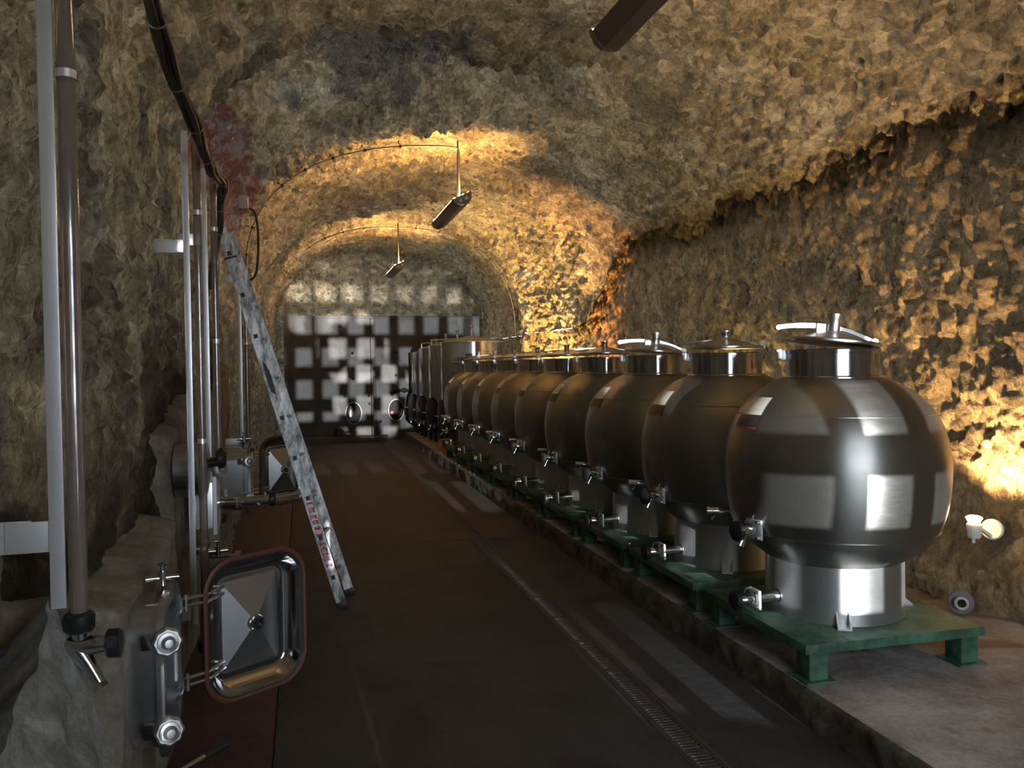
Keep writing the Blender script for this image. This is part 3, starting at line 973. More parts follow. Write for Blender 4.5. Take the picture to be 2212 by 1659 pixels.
# black beaded hose hanging on the back wall, round manholes, gauge boxes
hs = MB()
path = smooth_path([(1.93, VY - 0.06, 1.05), (2.08, VY - 0.06, 1.12), (2.35, VY - 0.06, 1.12), (2.46, VY - 0.07, 1.0), (2.48, VY - 0.07, 0.75)], 8)
hs.tube(path, [0.045 + 0.02 * math.sin(i * 1.6) for i in range(len(path))], 10)
tag(hs.build('ribbed_hose', 'black'), 'black knobbly hose draped over the right manhole of the vats', 'hose')
for i, (x, z, lab) in enumerate(((1.09, 0.63, 'left oval manhole in the grey vat front'), (2.06, 0.68, 'right oval manhole in the grey vat front below the hose'))):
    mh = thing('oval_manhole', lab, 'manhole', (x, VY, z), 0, 'oval manholes of the vat front')
    mx = Matrix.Scale(0.72, 4, (1, 0, 0)) @ AX((0, -1, 0))
    MB().lathe([(0.25, -0.01), (0.262, 0.0), (0.262, 0.02), (0.25, 0.03), (0.235, 0.03), (0.235, -0.01)], 40, mx=mx).build('ring', 'galv', mh)
    MB().lathe([(0, 0.012), (0.17, 0.016), (0.236, 0.006), (0.236, -0.01)], 40, mx=mx).build('opening', 'void', mh)
    if i == 0:
        MB().lathe([(0, 0.024), (0.10, 0.022), (0.13, 0.014)], 20, mx=Matrix.Translation((-0.07, 0, 0.04)) @ Matrix.Scale(0.45, 4, (1, 0, 0)) @ AX((0, -1, 0))).build('plate', 'skirt', mh)
    else:
        MB().lathe([(0, 0.028), (0.035, 0.026), (0.045, 0.014)], 16, mx=Matrix.Translation((-0.10, 0, -0.06)) @ AX((0, -1, 0))).build('red_cap', 'redpaint', mh)
for x, lab in ((1.10, 'left small dark box high on the grey vat front'), (2.06, 'right small dark box high on the grey vat front')):
    bx = thing('gauge_box', lab, 'box', (x, VY, 1.98), 0, 'small dark boxes on the vat front')
    MB().box((0, -0.04, 0), (0.15, 0.08, 0.17), ch=0.006).build('case', 'iron', bx)
    MB().box((-0.02, -0.083, 0.02), (0.07, 0.008, 0.07)).build('window', 'void', bx)
pv_ = thing('fitting', 'small dark fitting standing on the step of the vat front', 'fitting', (0.75, VY - 0.25, 0.12))
MB().lathe([(0, 0), (0.14, 0), (0.14, 0.02), (0.09, 0.04), (0.08, 0.13), (0.05, 0.19), (0, 0.2)], 20).build('base', 'iron', pv_)
MB().box((0.2, 0, 0.05), (0.3, 0.2, 0.10), ch=0.02).build('body', 'iron', pv_)
MB().tube([(0.26, 0, 0.08), (0.26, 0, 0.2)], 0.025, 10).build('inlet', 'iron', pv_)

# ================================================================== DRAIN GRATES
GL = 0.49
def make_grate():
    root = thing('drain_grate', 'x', 'grate')
    W = DX1 - DX0 - 0.026
    fr = MB()
    for s in (-1, 1):
        fr.box((s * (W / 2 - 0.006), 0, -0.009), (0.012, GL, 0.018))
        fr.box((0, s * (GL / 2 - 0.007), -0.009), (W - 0.024, 0.014, 0.018))
    fr.build('frame', 'grate', root)
    b0 = MB().box((0, 0, -0.009), (W - 0.024, 0.011, 0.014)).build('bar', 'grate', root)
    nb = 16
    b0.location = (0, -GL / 2 + 0.032, 0)
    for k in range(1, nb):
        c_ = b0.copy(); C.objects.link(c_); c_.location = (0, -GL / 2 + 0.032 + (GL - 0.064) * k / (nb - 1), 0)
    return root


g0 = make_grate()
gord = ['at the bottom edge of the picture', 'second from the bottom edge', 'third from the bottom edge', 'fourth from the bottom edge', 'fifth from the bottom edge',
        'sixth from the bottom edge', 'seventh from the bottom edge', 'eighth from the bottom edge', 'ninth from the bottom edge', 'tenth from the bottom edge', 'eleventh, hindmost of the row']
for k in range(11):
    g = g0 if k == 0 else dup(g0)
    g.location = ((DX0 + DX1) / 2, 3.00 + 0.5 * k, -0.001)
    tag(g, 'dark slotted iron drain grate in the floor channel, ' + gord[k], 'grate', 'drain grates in the floor channel')

# ================================================================== LADDER
lad = thing('ladder', 'dented aluminium ladder leaning on the left wall, red and white print near its foot', 'ladder', (0, 0, 0))
F = Vector((0.235, 5.88, 0.0)); T = Vector((-0.53, 5.93, 2.66))
F2 = Vector((0.305, 6.22, 0.0)); T2 = Vector((-0.50, 6.27, 2.66))


def rail_part(name, A, B, holes):
    d = (B - A).normalized(); L = (B - A).length
    mx = AX(d, A, up=(0, 1, 0))
    mb = MB()
    # C-section: web facing the camera (local x = width, local y = along the aisle)
    x_ax = mx.to_3x3() @ Vector((1, 0, 0)); y_ax = mx.to_3x3() @ Vector((0, 1, 0))
    wd, th, fl_ = 0.068, 0.004, 0.026
    sgn = 1 if y_ax.y > 0 else -1
    mb.box((0, 0, L / 2), (wd, th, L), mx=mx)
    for s in (-1, 1):
        mb.box((s * (wd / 2 - th / 2), sgn * fl_ / 2, L / 2), (th, fl_, L), mx=mx)
        mb.box((s * (wd / 2 - 0.010), -sgn * 0.003, L / 2), (0.008, 0.004, L), mx=mx)
    return mb.build(name, 'ladder', lad), mx, L, sgn


r1, mx1, L1, sg1 = rail_part('rail', F + Vector((0, 0, 0.012)), T, True)
r2, mx2, L2, sg2 = rail_part('rail', F2 + Vector((0, 0, 0.012)), T2, False)
for k in range(9):
    s = 0.22 + 0.292 * k
    if s > L1 - 0.05:
        break
    a = mx1 @ Vector((0, 0, s)); b = mx2 @ Vector((0, 0, s))
    MB().tube([a - (b - a).normalized() * 0.006, b], 0.0135, 4).build('rung', 'ladder', lad)
    e = MB().box((0, -sg1 * 0.0055, s), (0.027, 0.005, 0.029), mx=mx1).build('rung_end', 'black', lad)
# feet, strap, torn black tape and printed strip
MB().box((0, sg1 * 0.008, 0.012), (0.072, 0.034, 0.05), mx=mx1, ch=0.004).build('foot', 'black', lad)
MB().box((0, sg2 * 0.008, 0.012), (0.072, 0.034, 0.05), mx=mx2, ch=0.004).build('foot', 'black', lad)
MB().box((0, 0.005 * sg1, L1 - 0.23), (0.085, 0.045, 0.012), mx=mx1, ch=0.003).build('strap', 'iron', lad)
tp = MB(); tp.add([(-0.016, 0, 1.58), (0.012, 0, 1.55), (0.018, 0, 1.68), (0.010, 0, 1.76), (-0.010, 0, 1.80), (-0.018, 0, 1.70)], [(0, 1, 2, 3, 4, 5)], mx=mx1 @ Matrix.Translation((0, -sg1 * 0.0032, 0)))
tp.build('tape', 'black', lad)
for (a, b) in ((0.30, 0.325), (0.345, 0.375), (0.385, 0.405), (0.415, 0.445), (0.455, 0.475), (0.525, 0.545), (0.575, 0.60), (0.615, 0.645), (0.655, 0.685), (0.70, 0.735), (0.76, 0.775)):
    pr = MB().add([(-0.023, 0, a), (0.023, 0, a - 0.006), (0.023, 0, b - 0.006), (-0.023, 0, b)], [(0, 1, 2, 3)], mx=mx1 @ Matrix.Translation((0, -sg1 * 0.0034, 0)))
    pr.build('print_band', 'redpaint', lad)


def text_part(txt, size, mxw, mat, parent, name):
    cu = bpy.data.curves.new(name, 'FONT'); cu.body = txt; cu.size = size; cu.align_x = 'CENTER'; cu.align_y = 'CENTER'
    cu.extrude = 0.0004
    tmp = bpy.data.objects.new(name, cu); C.objects.link(tmp)
    dg = bpy.context.evaluated_depsgraph_get(); dg.update()
    me = bpy.data.meshes.new_from_object(tmp.evaluated_get(dg))
    bpy.data.objects.remove(tmp)
    me.materials.clear(); me.materials.append(M[mat])
    me.transform(mxw)
    o = bpy.data.objects.new(name, me); C.objects.link(o); o.parent = parent
    return o


for txt, s in (('Centaure', 0.675), ('Centaure', 0.375)):
    zl = (mx1.to_3x3() @ Vector((0, 0, 1)))
    nrm_ = (mx1.to_3x3() @ Vector((0, -sg1, 0)))
    xd = -zl                                     # reads downwards along the rail
    yd = nrm_.cross(xd)
    R_ = Matrix((xd, yd, nrm_)).transposed().to_4x4()
    R_.translation = mx1 @ Vector((0, -sg1 * 0.0042, s))
    text_part(txt, 0.046, R_, 'whiteprint', lad, 'lettering')

# ================================================================== LEVEL GAUGES
def gauge(label, x, y, z0, z1, zb, brackets, clips, top_tube=0.06, rad=0.023, bh=0.066):
    """flat aluminium bar and clear tube standing off the wall; brackets = heights"""
    root = thing('level_gauge', label, 'gauge', (x, y, 0), 0, 'tank level gauges on the left wall')
    bw = 0.040 if bh > 0.08 else 0.029
    MB().box((-0.030, 0, (z0 + z1) / 2), (bw, 0.010, z1 - z0), ch=0.002).build('scale_bar', 'alu', root)
    MB().lathe([(rad, zb), (rad, z1 + top_tube)], 20, mx=Matrix.Translation((0.022, 0.0, 0))).build('sight_tube', 'tube', root)
    MB().lathe([(0.0, zb - 0.045), (0.034, zb - 0.045), (0.041, zb - 0.035), (0.041, zb + 0.004), (0.030, zb + 0.012), (rad, zb + 0.012)], 20, mx=Matrix.Translation((0.022, 0, 0))).build('tube_nut', 'black', root)
    for bz in brackets:
        b = MB().box((-0.10, 0.010, bz), (0.13, 0.012, bh - 0.004), ch=0.002)
        b.box((-0.17 if bh > 0.08 else -0.135, 0.016, bz), (0.14 if bh > 0.08 else 0.085, 0.012, bh), ch=0.002)
        b.build('wall_bracket', 'alu', root)
    for cz in clips:
        MB().lathe([(rad + 0.003, cz - 0.012), (rad + 0.003, cz + 0.012)], 18, mx=Matrix.Translation((0.022, 0, 0))).build('clip', 'alu', root)
    return root


g1 = gauge('nearest level gauge, tall clear tube and bar at the left edge', -0.655, 2.58, 1.015, 3.4, 0.99, [1.22], [2.52], rad=0.0245, bh=0.092)
# valve below the first gauge
zv = 0.903
vv = thing('gauge_valve', 'steel tap with black knob under the nearest gauge tube', 'valve', (-0.633, 2.58, zv))
MB().tube([(-0.40, 0.02, -0.005), (-0.075, 0.0, 0)], 0.020, 16).build('supply_pipe', 'iron', vv)
MB().tube([(-0.115, 0, 0), (-0.07, 0, 0)], 0.034, 6).build('union_nut', 'iron', vv)
MB().tube([(-0.07, 0, 0), (-0.02, 0, 0), (0.03, 0, 0), (0.072, 0.0, 0)], [0.026, 0.030, 0.028, 0.022], 16).tube([(-0.005, 0, -0.01), (0.026, -0.005, -0.06), (0.05, -0.01, -0.105)], [0.030, 0.022, 0.018], 14).build('tap_body', 'chrome', vv)
MB().tube([(0.0, 0, 0.0), (0.0, 0, 0.05)], 0.022, 14).build('riser', 'chrome', vv)
MB().tube([(0.070, 0, 0), (0.077, 0, 0), (0.104, 0, 0), (0.110, 0, 0)], [0.036, 0.043, 0.043, 0.036], 8).build('knob', 'black', vv)
MB().box((0, 0, 0), (0.045, 0.014, 0.014), mx=AX((0.55, -0.1, -0.85), (0.054, -0.012, -0.115), up=(0, 1, 0)), ch=0.002).build('spout_tip', 'chrome', vv)

g2 = gauge('level gauge behind the open front hatch lid, long pale bar', -0.505, 4.25, 0.45, 2.83, 0.36, [2.28, 0.50], [2.44, 1.34], rad=0.019)
g3 = gauge('level gauge just left of the ladder top', -0.515, 5.12, 0.90, 2.85, 0.83, [2.44, 0.97], [2.50, 1.85], rad=0.019)
g4 = gauge('farthest short level gauge beside the far open hatch', -0.49, 7.40, 1.03, 2.55, 1.0, [2.45, 1.06], [2.5, 1.9], rad=0.018)

# ================================================================== HATCHES
def star_knob(parent, loc, d, r=0.062):
    mx = AX(d, loc)
    n = 48
    rings = []
    for (k, z, ) in ((0.80, -0.014), (1.0, -0.010), (1.0, 0.012), (0.86, 0.018)):
        rings.append([mx @ Vector(((r * k * (1 + 0.045 * math.cos(8 * 2 * PI * i / n))) * math.cos(2 * PI * i / n), (r * k * (1 + 0.045 * math.cos(8 * 2 * PI * i / n))) * math.sin(2 * PI * i / n), z)) for i in range(n)])
    kb = MB().sweep(rings, cap0=True, cap1=True).build('star_knob', 'skirt', parent)
    MB().lathe([(r * 0.72, 0.018), (r * 0.72, 0.026), (r * 0.5, 0.028), (0.016, 0.022), (0.014, 0.040), (0, 0.042)], 28, mx=mx).build('knob_cap', 'skirt', kb)
    return kb


def t_handle(parent, loc, d, L=0.11):
    d = Vector(d)
    p = Vector(loc)
    e = p + d * 0.075
    mb = MB().tube([p, e], 0.010, 10).tube([e + Vector((0, 0, -0.02)), e + Vector((0, 0, 0.03))], 0.016, 12)
    mb.tube([e + Vector((-L / 2, -0.01, 0.006)), e + Vector((L / 2, 0.01, 0.006))], [0.014, 0.010], 10)
    mb.tube([e, e + Vector((0, 0, 0.05))], 0.007, 8).lathe([(0, 0.05), (0.016, 0.05), (0.018, 0.058), (0, 0.062)], 10, mx=Matrix.Translation(e))
    return mb.build('t_handle', 'chrome', parent)


W_, H_ = 0.36, 0.50


def hatch(label, x, y, z, open_deg, lid_scale=1.0, knobs=True):
    """rectangular manway on the wall (axis +X); hinged on its far side"""
    root = thing('hatch', label, 'hatch', (x, y, z), 0, 'hatches of the vats on the left wall')
    def outl(w, h, r, xx):
        return [(xx, a, b) for a, b in rrect(w, h, r)]
    # sleeve and rim plate
    fr = MB().sweep([outl(W_, H_, 0.11, -0.13), outl(W_, H_, 0.11, 0.05)], smooth=True)
    fr.sweep([outl(W_ - 0.02, H_ - 0.02, 0.10, -0.13), outl(W_ - 0.02, H_ - 0.02, 0.10, 0.05)])
    fr.sweep([outl(W_ - 0.02, H_ - 0.02, 0.10, 0.05), outl(W_ + 0.06, H_ + 0.06, 0.13, 0.05), outl(W_ + 0.06, H_ + 0.06, 0.13, 0.075), outl(W_ - 0.02, H_ - 0.02, 0.10, 0.075), outl(W_ - 0.02, H_ - 0.02, 0.10, 0.05)], smooth=False)
    fr.build('frame', 'hatch', root)
    MB().add(outl(W_ - 0.02, H_ - 0.02, 0.10, -0.035), [tuple(range(len(rrect(1, 1, 0.1))))]).build('vat_opening', 'void', root)
    # lid group pivots about the hinge at the far side
    hy = W_ / 2 + 0.075
    hinge = Matrix.Translation((0.085, hy, 0)) @ Matrix.Rotation(math.radians(open_deg), 4, 'Z')
    # closed: the lid spans from the hinge towards -Y, inner face to -X. local frame: a = along lid from hinge, b = z, c = outward (+X)
    def L(a, b, c):
        return hinge @ Vector((c, -a, b))
    off = 0.075
    wl, hl = 0.48, 0.59
    def ring(w, h, r, c):
        return [L(off + wl / 2 + p, q, c) for p, q in rrect(w, h, r, 8)]
    lid = MB()
    # outer skin, rim, inner dished face
    lid.sweep([ring(wl - 0.03, hl - 0.03, 0.12, 0.0), ring(wl, hl, 0.13, 0.0), ring(wl, hl, 0.13, 0.018), ring(wl - 0.05, hl - 0.05, 0.11, 0.022), ring(wl - 0.11, hl - 0.11, 0.08, 0.075), ring(wl - 0.17, hl - 0.17, 0.05, 0.085)], smooth=True, cap1=True)
    lid.sweep([ring(wl - 0.03, hl - 0.03, 0.12, 0.0), ring(wl - 0.06, hl - 0.06, 0.105, 0.004), ring(wl - 0.075, hl - 0.075, 0.10, 0.018), ring(wl - 0.13, hl - 0.13, 0.07, 0.058), ring(wl - 0.155, hl - 0.155, 0.055, 0.063),
               ring(wl - 0.20, hl - 0.20, 0.03, 0.060)], smooth=True)
    lo = lid.build('lid', 'mirror', root)
    # inner four-sided pyramid
    cpt = L(off + wl / 2, 0, 0.012)
    cr = [L(off + wl / 2 + sx * (wl - 0.225) / 2, sy * (hl - 0.225) / 2, 0.060) for sx, sy in ((-1, -1), (1, -1), (1, 1), (-1, 1))]
    er = ring(wl - 0.20, hl - 0.20, 0.03, 0.060)
    py = MB().add(cr + [cpt], [(0, 1, 4), (1, 2, 4), (2, 3, 4), (3, 0, 4)])
    n_ = len(er); q4 = n_ // 4
    py.add(er + cr, [(k, (k + 1) % n_, n_ + [2, 3, 0, 1][(((k + 1) % n_) // q4) % 4]) for k in range(n_)] +
           [(q4 - 1 + 0, q4 % n_, n_ + 3, n_ + 2), (2 * q4 - 1, 2 * q4, n_ + 0, n_ + 3), (3 * q4 - 1, 3 * q4, n_ + 1, n_ + 0), (n_ - 1, 0, n_ + 2, n_ + 1)])
    py.build('pressed_panel', 'hatch', lo, ang=4)
    d_in = (L(0, 0, -1) - L(0, 0, 0)).normalized()
    MB().lathe([(0.022, -0.01), (0.022, 0.018), (0.029, 0.018), (0.034, 0.008), (0.034, -0.01)], 24, mx=AX(d_in, cpt)).build('boss', 'chrome', lo)
    MB().lathe([(0, 0.004), (0.020, 0.006)], 20, mx=AX(d_in, cpt)).build('boss_hole', 'black', lo)
    gk = MB()
    gk.sweep([ring(wl - 0.010, hl - 0.010, 0.13, -0.010), ring(wl + 0.006, hl + 0.006, 0.133, -0.004), ring(wl + 0.006, hl + 0.006, 0.133, 0.008), ring(wl - 0.002, hl - 0.002, 0.13, 0.014)], smooth=True)
    gk.sweep([ring(wl - 0.010, hl - 0.010, 0.13, -0.010), ring(wl - 0.028, hl - 0.028, 0.122, -0.006), ring(wl - 0.032, hl - 0.032, 0.12, 0.004)], smooth=True)
    gk.build('gasket', 'gasket', lo)
    # hinges: two arms
    for sz in (-1, 1):
        zz = sz * 0.155
        a = MB().box((0.070, hy - 0.065, zz + 0.018), (0.014, 0.13, 0.008)).box((0.070, hy - 0.065, zz - 0.018), (0.014, 0.13, 0.008)).box((0.070, hy - 0.05, zz), (0.016, 0.03, 0.03))
        a.tube([(0.085, hy, zz - 0.032), (0.085, hy, zz + 0.032)], 0.009, 10)
        p = [L(0.0, zz + 0.010 * k, 0.0) for k in (-1, 1)]
        for k in (-1, 1):
            a.tube([L(0.0, zz + 0.014 * k, 0.002), L(off + 0.02, zz + 0.014 * k, 0.004), L(off + 0.12, zz + 0.014 * k, 0.060)], 0.008, 8)
        a.build('hinge', 'hatch', root)
    if knobs:
        for zz in (0.155, -0.145):
            star_knob(root, (0.085, -W_ / 2 - 0.03, zz), (0.35, -0.94, 0.05), 0.047)
            MB().tube([(0.06, -W_ / 2 + 0.02, zz), (0.08, -W_ / 2 - 0.03, zz)], 0.012, 8).box((0.03, -W_ / 2 - 0.02, zz), (0.05, 0.03, 0.05), ch=0.004).build('clamp_bolt', 'chrome', root)
    t_handle(root, (0.02, 0.05, H_ / 2 - 0.01), (0.25, -0.3, 0.9))
    return root


h1 = hatch('large open hatch in the foreground, lid swung out with its dished face showing', -0.545, 3.16, 0.625, 126)
hb = MB().tube([(0.10, -0.22, -0.30), (0.13, -0.20, -0.285), (0.19, -0.15, -0.275)], [0.014, 0.010, 0.010], 10).tube([(0.19, -0.15, -0.275), (0.26, -0.09, -0.265)], 0.013, 10, mat=1)
hb.build('clamp_lever', ['chrome', 'black'], h1)
h3 = hatch('far open hatch beyond the ladder, its dark lid swung out', -0.52, 7.05, 0.80, 122)

# closed hatch with the big outlet valve between gauges
ov = thing('outlet_valve', 'chromed outlet pipe with black knob sticking out left of the ladder foot', 'valve', (-0.50, 4.95, 0.93))
MB().add([(0, -0.11, -0.16), (0, 0.11, -0.13), (0, 0.11, 0.08), (0, -0.11, 0.16), (0.02, -0.11, -0.16), (0.02, 0.11, -0.13), (0.02, 0.11, 0.08), (0.02, -0.11, 0.16)],
         [(0, 1, 2, 3), (7, 6, 5, 4), (0, 4, 5, 1), (1, 5, 6, 2), (2, 6, 7, 3), (3, 7, 4, 0)]).box((-0.06, 0, 0), (0.12, 0.20, 0.26), ch=0.01).build('mounting_plate', 'alu', ov)
MB().tube([(0.0, 0, 0), (0.115, 0, 0)], 0.036, 20).tube([(0.115, 0, 0), (0.125, 0, 0), (0.15, 0, 0), (0.155, 0, 0)], [0.036, 0.046, 0.046, 0.036], 20).tube([(0.155, 0, 0), (0.30, 0, 0.005)], 0.026, 18).tube([(0.22, 0, 0), (0.24, -0.01, -0.03)], [0.022, 0.018], 12).build('pipe', 'chrome', ov)
MB().tube([(0.295, 0, 0.005), (0.302, 0, 0.005), (0.325, 0, 0.005), (0.33, 0, 0.005)], [0.032, 0.041, 0.041, 0.032], 16).build('knob', 'black', ov)
MB().tube([(0.06, 0, 0.03), (0.06, 0, 0.075)], 0.012, 10).build('bleed_stub', 'chrome', ov)
ch_ = thing('hatch', 'closed round hatch on the left wall behind the long pale gauge bar', 'hatch', (-0.56, 4.66, 1.16), 0, 'hatches of the vats on the left wall')
MB().lathe([(0.145, -0.10), (0.145, 0.02), (0.145, 0.02), (0.165, 0.02), (0.165, 0.04), (0.13, 0.055), (0, 0.075)], 40, mx=AX((1, 0, 0))).build('lid', 'hatch', ch_)
MB().tube([(0.06, -0.13, 0.03), (0.10, -0.07, 0.03), (0.12, 0.0, 0.03), (0.10, 0.07, 0.03), (0.06, 0.13, 0.03)], 0.016, 10).build('clamp_bar', 'black', ch_)
MB().lathe([(0, 0.10), (0.04, 0.10), (0.055, 0.115), (0.055, 0.135), (0.04, 0.15), (0, 0.15)], 20, mx=AX((1, 0, 0), (0, 0, 0.05))).build('knob', 'black', ch_)
star_knob(ch_, (0.10, 0.15, -0.02), (0.5, -0.85, 0.1), 0.045)
lv = thing('lower_clamp', 'small chromed clamp with t handle low behind the front hatch lid', 'clamp', (-0.53, 4.75, 0.72))
t_handle(lv, (0.0, -0.08, -0.02), (0.9, 0, 0.1), 0.10)
MB().box((-0.03, 0, 0), (0.08, 0.25, 0.03), ch=0.005).build('bar', 'chrome', lv)
MB().tube([(0.0, 0.12, -0.08), (0.16, 0.12, -0.08)], 0.010, 8).tube([(0.14, 0.12, -0.08), (0.17, 0.12, -0.08)], 0.026, 12).build('bolt', 'chrome', lv)

# ================================================================== CABLES, BOXES, CONDUITS
cb = thing('cable_bundle', 'thick dark bundle of cables tied together, descending the left wall', 'cables')
main = smooth_path([(-0.45, 2.5, 2.98), (-0.45, 2.86, 2.87), (-0.45, 3.33, 2.78), (-0.425, 3.735, 2.71), (-0.425, 4.16, 2.67), (-0.425, 4.6, 2.70), (-0.425, 5.05, 2.75), (-0.485, 5.45, 2.74), (-0.51, 5.62, 2.60), (-0.54, 5.66, 2.40), (-0.56, 5.66, 2.2)], 8)
for k in range(6):
    pts = []
    for i, p in enumerate(main):
        a = 2 * PI * k / 6 + i * 0.09
        rr = 0.018 if k else 0.0
        t_ = (main[min(i + 1, len(main) - 1)] - main[max(i - 1, 0)]).normalized()
        s_ = Vector((1, 0, 0)); q_ = t_.cross(s_).normalized()
        pts.append(p + (s_ * math.cos(a) + q_ * math.sin(a)) * rr + Vector((0.004 * math.sin(i * 0.7 + k), 0, 0.004 * math.cos(i * 0.5 + k * 2))))
    MB().tube(pts, 0.0112, 8).build('cable', 'cable', cb)
for i in range(3, len(main) - 2, 7):
    t_ = (main[i + 1] - main[i - 1]).normalized()
    MB().lathe([(0.031, -0.005), (0.033, -0.004), (0.033, 0.004), (0.031, 0.005)], 16, mx=AX(t_, main[i])).build('tie', 'tie', cb)

jb = thing('junction_box', 'small pale junction box on the left wall above the ladder', 'box', (-0.45, 6.55, 2.93))
MB().box((0.03, 0, 0), (0.06, 0.10, 0.10), ch=0.008).build('case', 'box', jb)
MB().box((0.063, 0, 0), (0.008, 0.088, 0.088), ch=0.002).build('cover', 'box', jb)
lw_ = MB().tube(smooth_path([(-0.50, 7.0, 2.45), (-0.42, 7.05, 2.40), (-0.36, 7.1, 2.48), (-0.34, 7.1, 2.75), (-0.36, 7.1, 2.95), (-0.42, 7.0, 2.99)], 6), 0.010, 8)
tag(lw_.build('loop_cable', 'cable'), 'thin dark cable loop on the left wall right of the junction box', 'cable')


def vault_x_z(y, a):
    """point on the mean vault at angle a (PI = left spring, 0 = right spring)"""
    ww = float(sstep(9.8, 12.2, np.array([y]))[0])
    zl, za, zr = 2.70 - 0.15 * ww, 4.32 + 0.10 * ww, 3.20 - 0.95 * ww
    n = 2.35
    c, s = math.cos(a), math.sin(a)
    if c < 0:
        return 1.75 - (1.75 - XL - 0.12 * ww) * abs(c) ** (2 / n), zl + (za - zl) * abs(s) ** (2 / n)
    return 1.75 + (XR - 1.75) * abs(c) ** (2 / n), zr + (za - zr) * abs(s) ** (2 / n)


# fluorescent uplights hung from the vault
def fixture(label, x, y, z, zroof, glow, tilt=-24, length=1.55):
    root = thing('tube_light', label, 'light', (x, y, z), 0, 'hanging tube lights')
    hw, hl = 0.10, length / 2
    # tilted trough: opens up and towards the left
    mx = Matrix.Rotation(math.radians(tilt), 4, 'Y')
    l_ = 0.042 if tilt else 0.03
    sec = [(-0.115, l_), (-0.085, -0.02), (-0.045, -0.055), (0.05, -0.055), (0.095, -0.015), (0.115, 0.07), (0.108, 0.07), (0.085, -0.008), (0.045, -0.045), (-0.04, -0.045), (-0.078, -0.014), (-0.108, l_)]
    MB().sweep([[mx @ Vector((a, -hl, b)) for a, b in sec], [mx @ Vector((a, hl, b)) for a, b in sec]], smooth=False, cap0=True, cap1=True).build('housing', 'sand', root)
    for s in (-1, 1):
        e = MB()
        pl = [(-0.115, 0.045), (-0.085, -0.02), (-0.045, -0.055), (0.05, -0.055), (0.095, -0.015), (0.115, 0.05)]
        e.sweep([[mx @ Vector((a * 1.04, s * hl, b * 1.04)) for a, b in pl], [mx @ Vector((a * 1.04, s * (hl + 0.05), b * 1.04)) for a, b in pl]], smooth=False, cap0=True, cap1=True)
        cap = e.build('end_cap', 'galv', root)
        for q in (-0.035, 0.035):
            MB().tube([mx @ Vector((q, s * (hl + 0.05), -0.005)), mx @ Vector((q, s * (hl + 0.075), -0.005))], 0.018, 12).build('socket', 'white', cap)
    for q in (-0.065, 0.04):
        u_ = 0.048
        MB().tube([mx @ Vector((q if tilt else q * 0.7, -hl + 0.03, u_)), mx @ Vector((q if tilt else q * 0.7, hl - 0.03, u_))], 0.016, 12).build('tube', glow, root)
    for s, r in ((-0.62, 0.009), (0.62, 0.005)):
        MB().tube([(0.0, s * hl, -0.02), (0.01, s * hl, zroof - z)], r, 8).build('hanger', 'black', root)
    return root


fixture('lit tube light hanging in mid vault, nearer of the two bright ones', 1.74, 9.85, 3.52, 4.25, 'fluor')
fixture('small lit tube light hanging far back before the end wall', 1.74, 16.0, 3.52, 4.4, 'fluor')
fixture('tube light housing cut by the top edge of the picture', 1.74, 3.72, 3.55, 4.25, 'fluor_dim', 0)


def conduit(label, y, a0, a1, drop_x, drop_z, inset=0.17, r=0.011):
    root = thing('conduit', label, 'conduit', (0, 0, 0), 0, 'conduits along the vault')
    pts = []
    N_ = 60
    for k in range(N_ + 1):
        a = a0 + (a1 - a0) * k / N_
        x, z = vault_x_z(y, a)
        dx, dz = 1.75 - x, 2.4 - z
        l = math.hypot(dx, dz)
        pts.append((x + dx / l * inset, y, z + dz / l * inset))
    if drop_z is not None:
        p = pts[-1]
        pts += [(drop_x - 0.03, y, p[2] - 0.005), (drop_x - 0.008, y, p[2] - 0.02), (drop_x, y, p[2] - 0.05), (drop_x, y, drop_z)]
    MB().tube(pts, r, 8).build('pipe', 'galv', root)
    for k in range(4, N_, 7):
        p = Vector(pts[k]); t_ = (Vector(pts[k + 1]) - p).normalized()
        MB().lathe([(r + 0.002, -0.012), (r + 0.009, -0.012), (r + 0.009, 0.012), (r + 0.002, 0.012)], 12, mx=AX(t_, p)).box((0, 0, 0), (0.008, 0.03, 0.012), mx=AX(t_, p + Vector((p.x - 1.75, 0, p.z - 2.4)).normalized() * 0.05)).build('clip', 'iron', root)
    return root


conduit('grey conduit bent over the vault to the nearer lit tube light', 9.25, PI * 1.0, PI * 0.52, 1.74, 3.56)
conduit('grey conduit bent over the far vault to the small tube light', 15.4, PI * 1.0, PI * 0.52, 1.74, 3.56)
conduit('thin pale conduit down the right side of the far vault', 15.4, PI * 0.5, 0.0, 0, None, r=0.008)

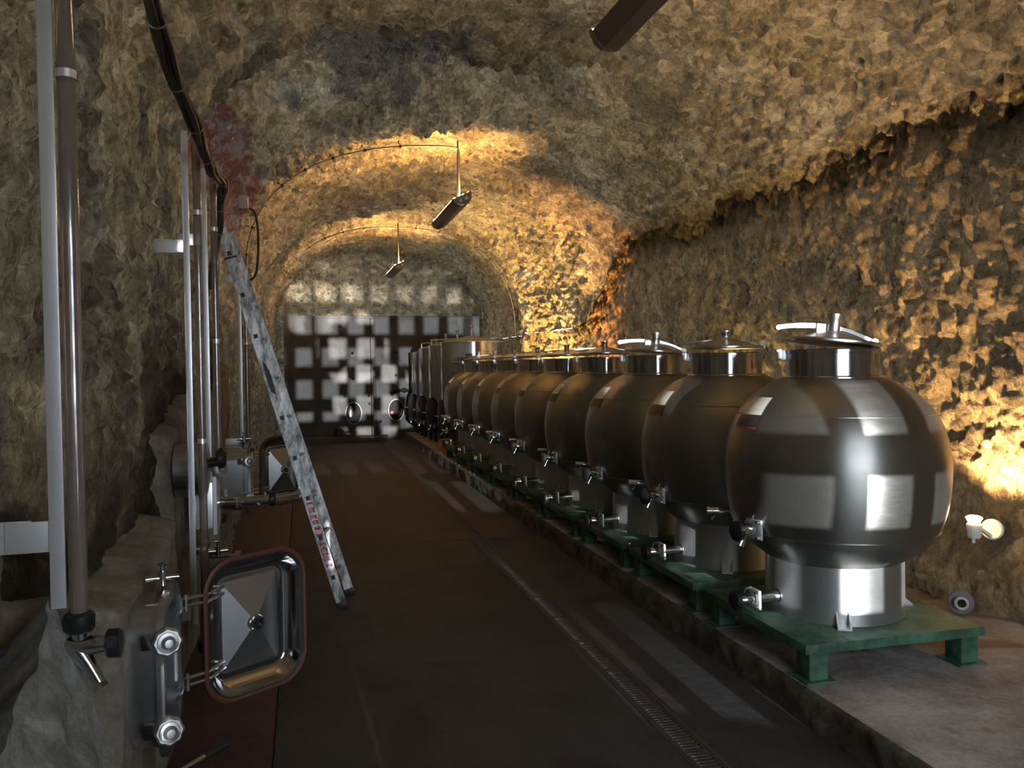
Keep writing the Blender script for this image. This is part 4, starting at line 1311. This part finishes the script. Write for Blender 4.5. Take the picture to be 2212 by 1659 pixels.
# ================================================================== WALL SPOTS
def wall_spot(label, y, z, col, power, size=115, aim=0.10, off=0.30):
    x = XR - off
    root = thing('wall_spotlight', label, 'lamp', (x, y, z), 0, 'uplights along the right wall')
    # round base on the wall, angled arm, ribbed holder, reflector bulb looking up
    bx = AX((-0.85, -0.5, 0.1), (0.16, 0.03, -0.02))
    MB().lathe([(0, -0.012), (0.058, -0.012), (0.062, -0.008), (0.062, 0.012), (0.054, 0.020), (0.054, 0.020), (0.046, 0.012), (0, 0.010)], 32, mx=bx).build('base', 'white', root)
    MB().box((0, 0, 0), (0.020, 0.018, 0.16), mx=AX((-0.8, -0.25, 0.45), (0.09, 0.01, -0.03)), ch=0.003).build('arm', 'white', root)
    n = 36
    rings = []
    for (z_, r_) in ((-0.055, 0.030), (-0.045, 0.036), (0.02, 0.040), (0.03, 0.036)):
        rings.append([((r_ + 0.0025 * (k % 2)) * math.cos(2 * PI * k / n), (r_ + 0.0025 * (k % 2)) * math.sin(2 * PI * k / n), z_) for k in range(n)])
    MB().sweep(rings, smooth=False, cap0=True, cap1=True).build('holder', 'white', root)
    MB().tube([(-0.004, 0, -0.055), (-0.004, 0, -0.085)], 0.010, 10).build('stub', 'white', root)
    mname = 'bulb_%d' % int(y * 10)
    M[mname] = emit('bulb_glow', col, 60.0)
    MB().lathe([(0.026, 0.03), (0.036, 0.045), (0.046, 0.065), (0.046, 0.065), (0.030, 0.075), (0, 0.079)], 24).build('bulb', mname, root)
    lamp('spot_beam', 'SPOT', (x, y, z + 0.10), power, col, (XR + aim, y + 0.05, z + 1.0), spot_size=math.radians(size), spot_blend=0.6, shadow_soft_size=0.035)
    return root


wall_spot('glowing white spotlight on the right wall beside the nearest tank', 4.06, 0.69, (1.0, 0.66, 0.30), 480)
wall_spot('dim yellow spotlight low on the right wall behind the second tank', 7.05, 0.69, (1.0, 0.74, 0.22), 130)
wall_spot('orange spotlight low on the right wall behind the middle tanks', 10.8, 0.75, (1.0, 0.42, 0.12), 750, 60, -0.16)
wall_spot('warm spotlight low on the right wall behind the last tanks', 13.1, 0.75, (1.0, 0.64, 0.20), 1900, 130, 0.0, 0.55)

# pipe coupling leaning by the wall on the platform
pc = thing('pipe_coupling', 'grey rubber disc with bright steel ring lying on platform by the wall', 'fitting', (3.80, 4.14, PZ0 + 0.075))
mx = AX((-0.62, -0.77, 0.12))
MB().lathe([(0, -0.012), (0.070, -0.012), (0.072, -0.006), (0.072, 0.006), (0.066, 0.012), (0.03, 0.012)], 36, mx=mx).build('disc', 'washer', pc)
MB().lathe([(0.024, 0.06), (0.024, 0.065), (0.030, 0.070), (0.038, 0.066), (0.040, 0.058), (0.032, 0.05), (0.030, 0.0), (0.022, 0.0), (0.022, 0.06)], 32, mx=mx).build('ring', 'alu', pc)
MB().lathe([(0, 0.045), (0.023, 0.046)], 24, mx=mx).build('bore', 'void', pc)
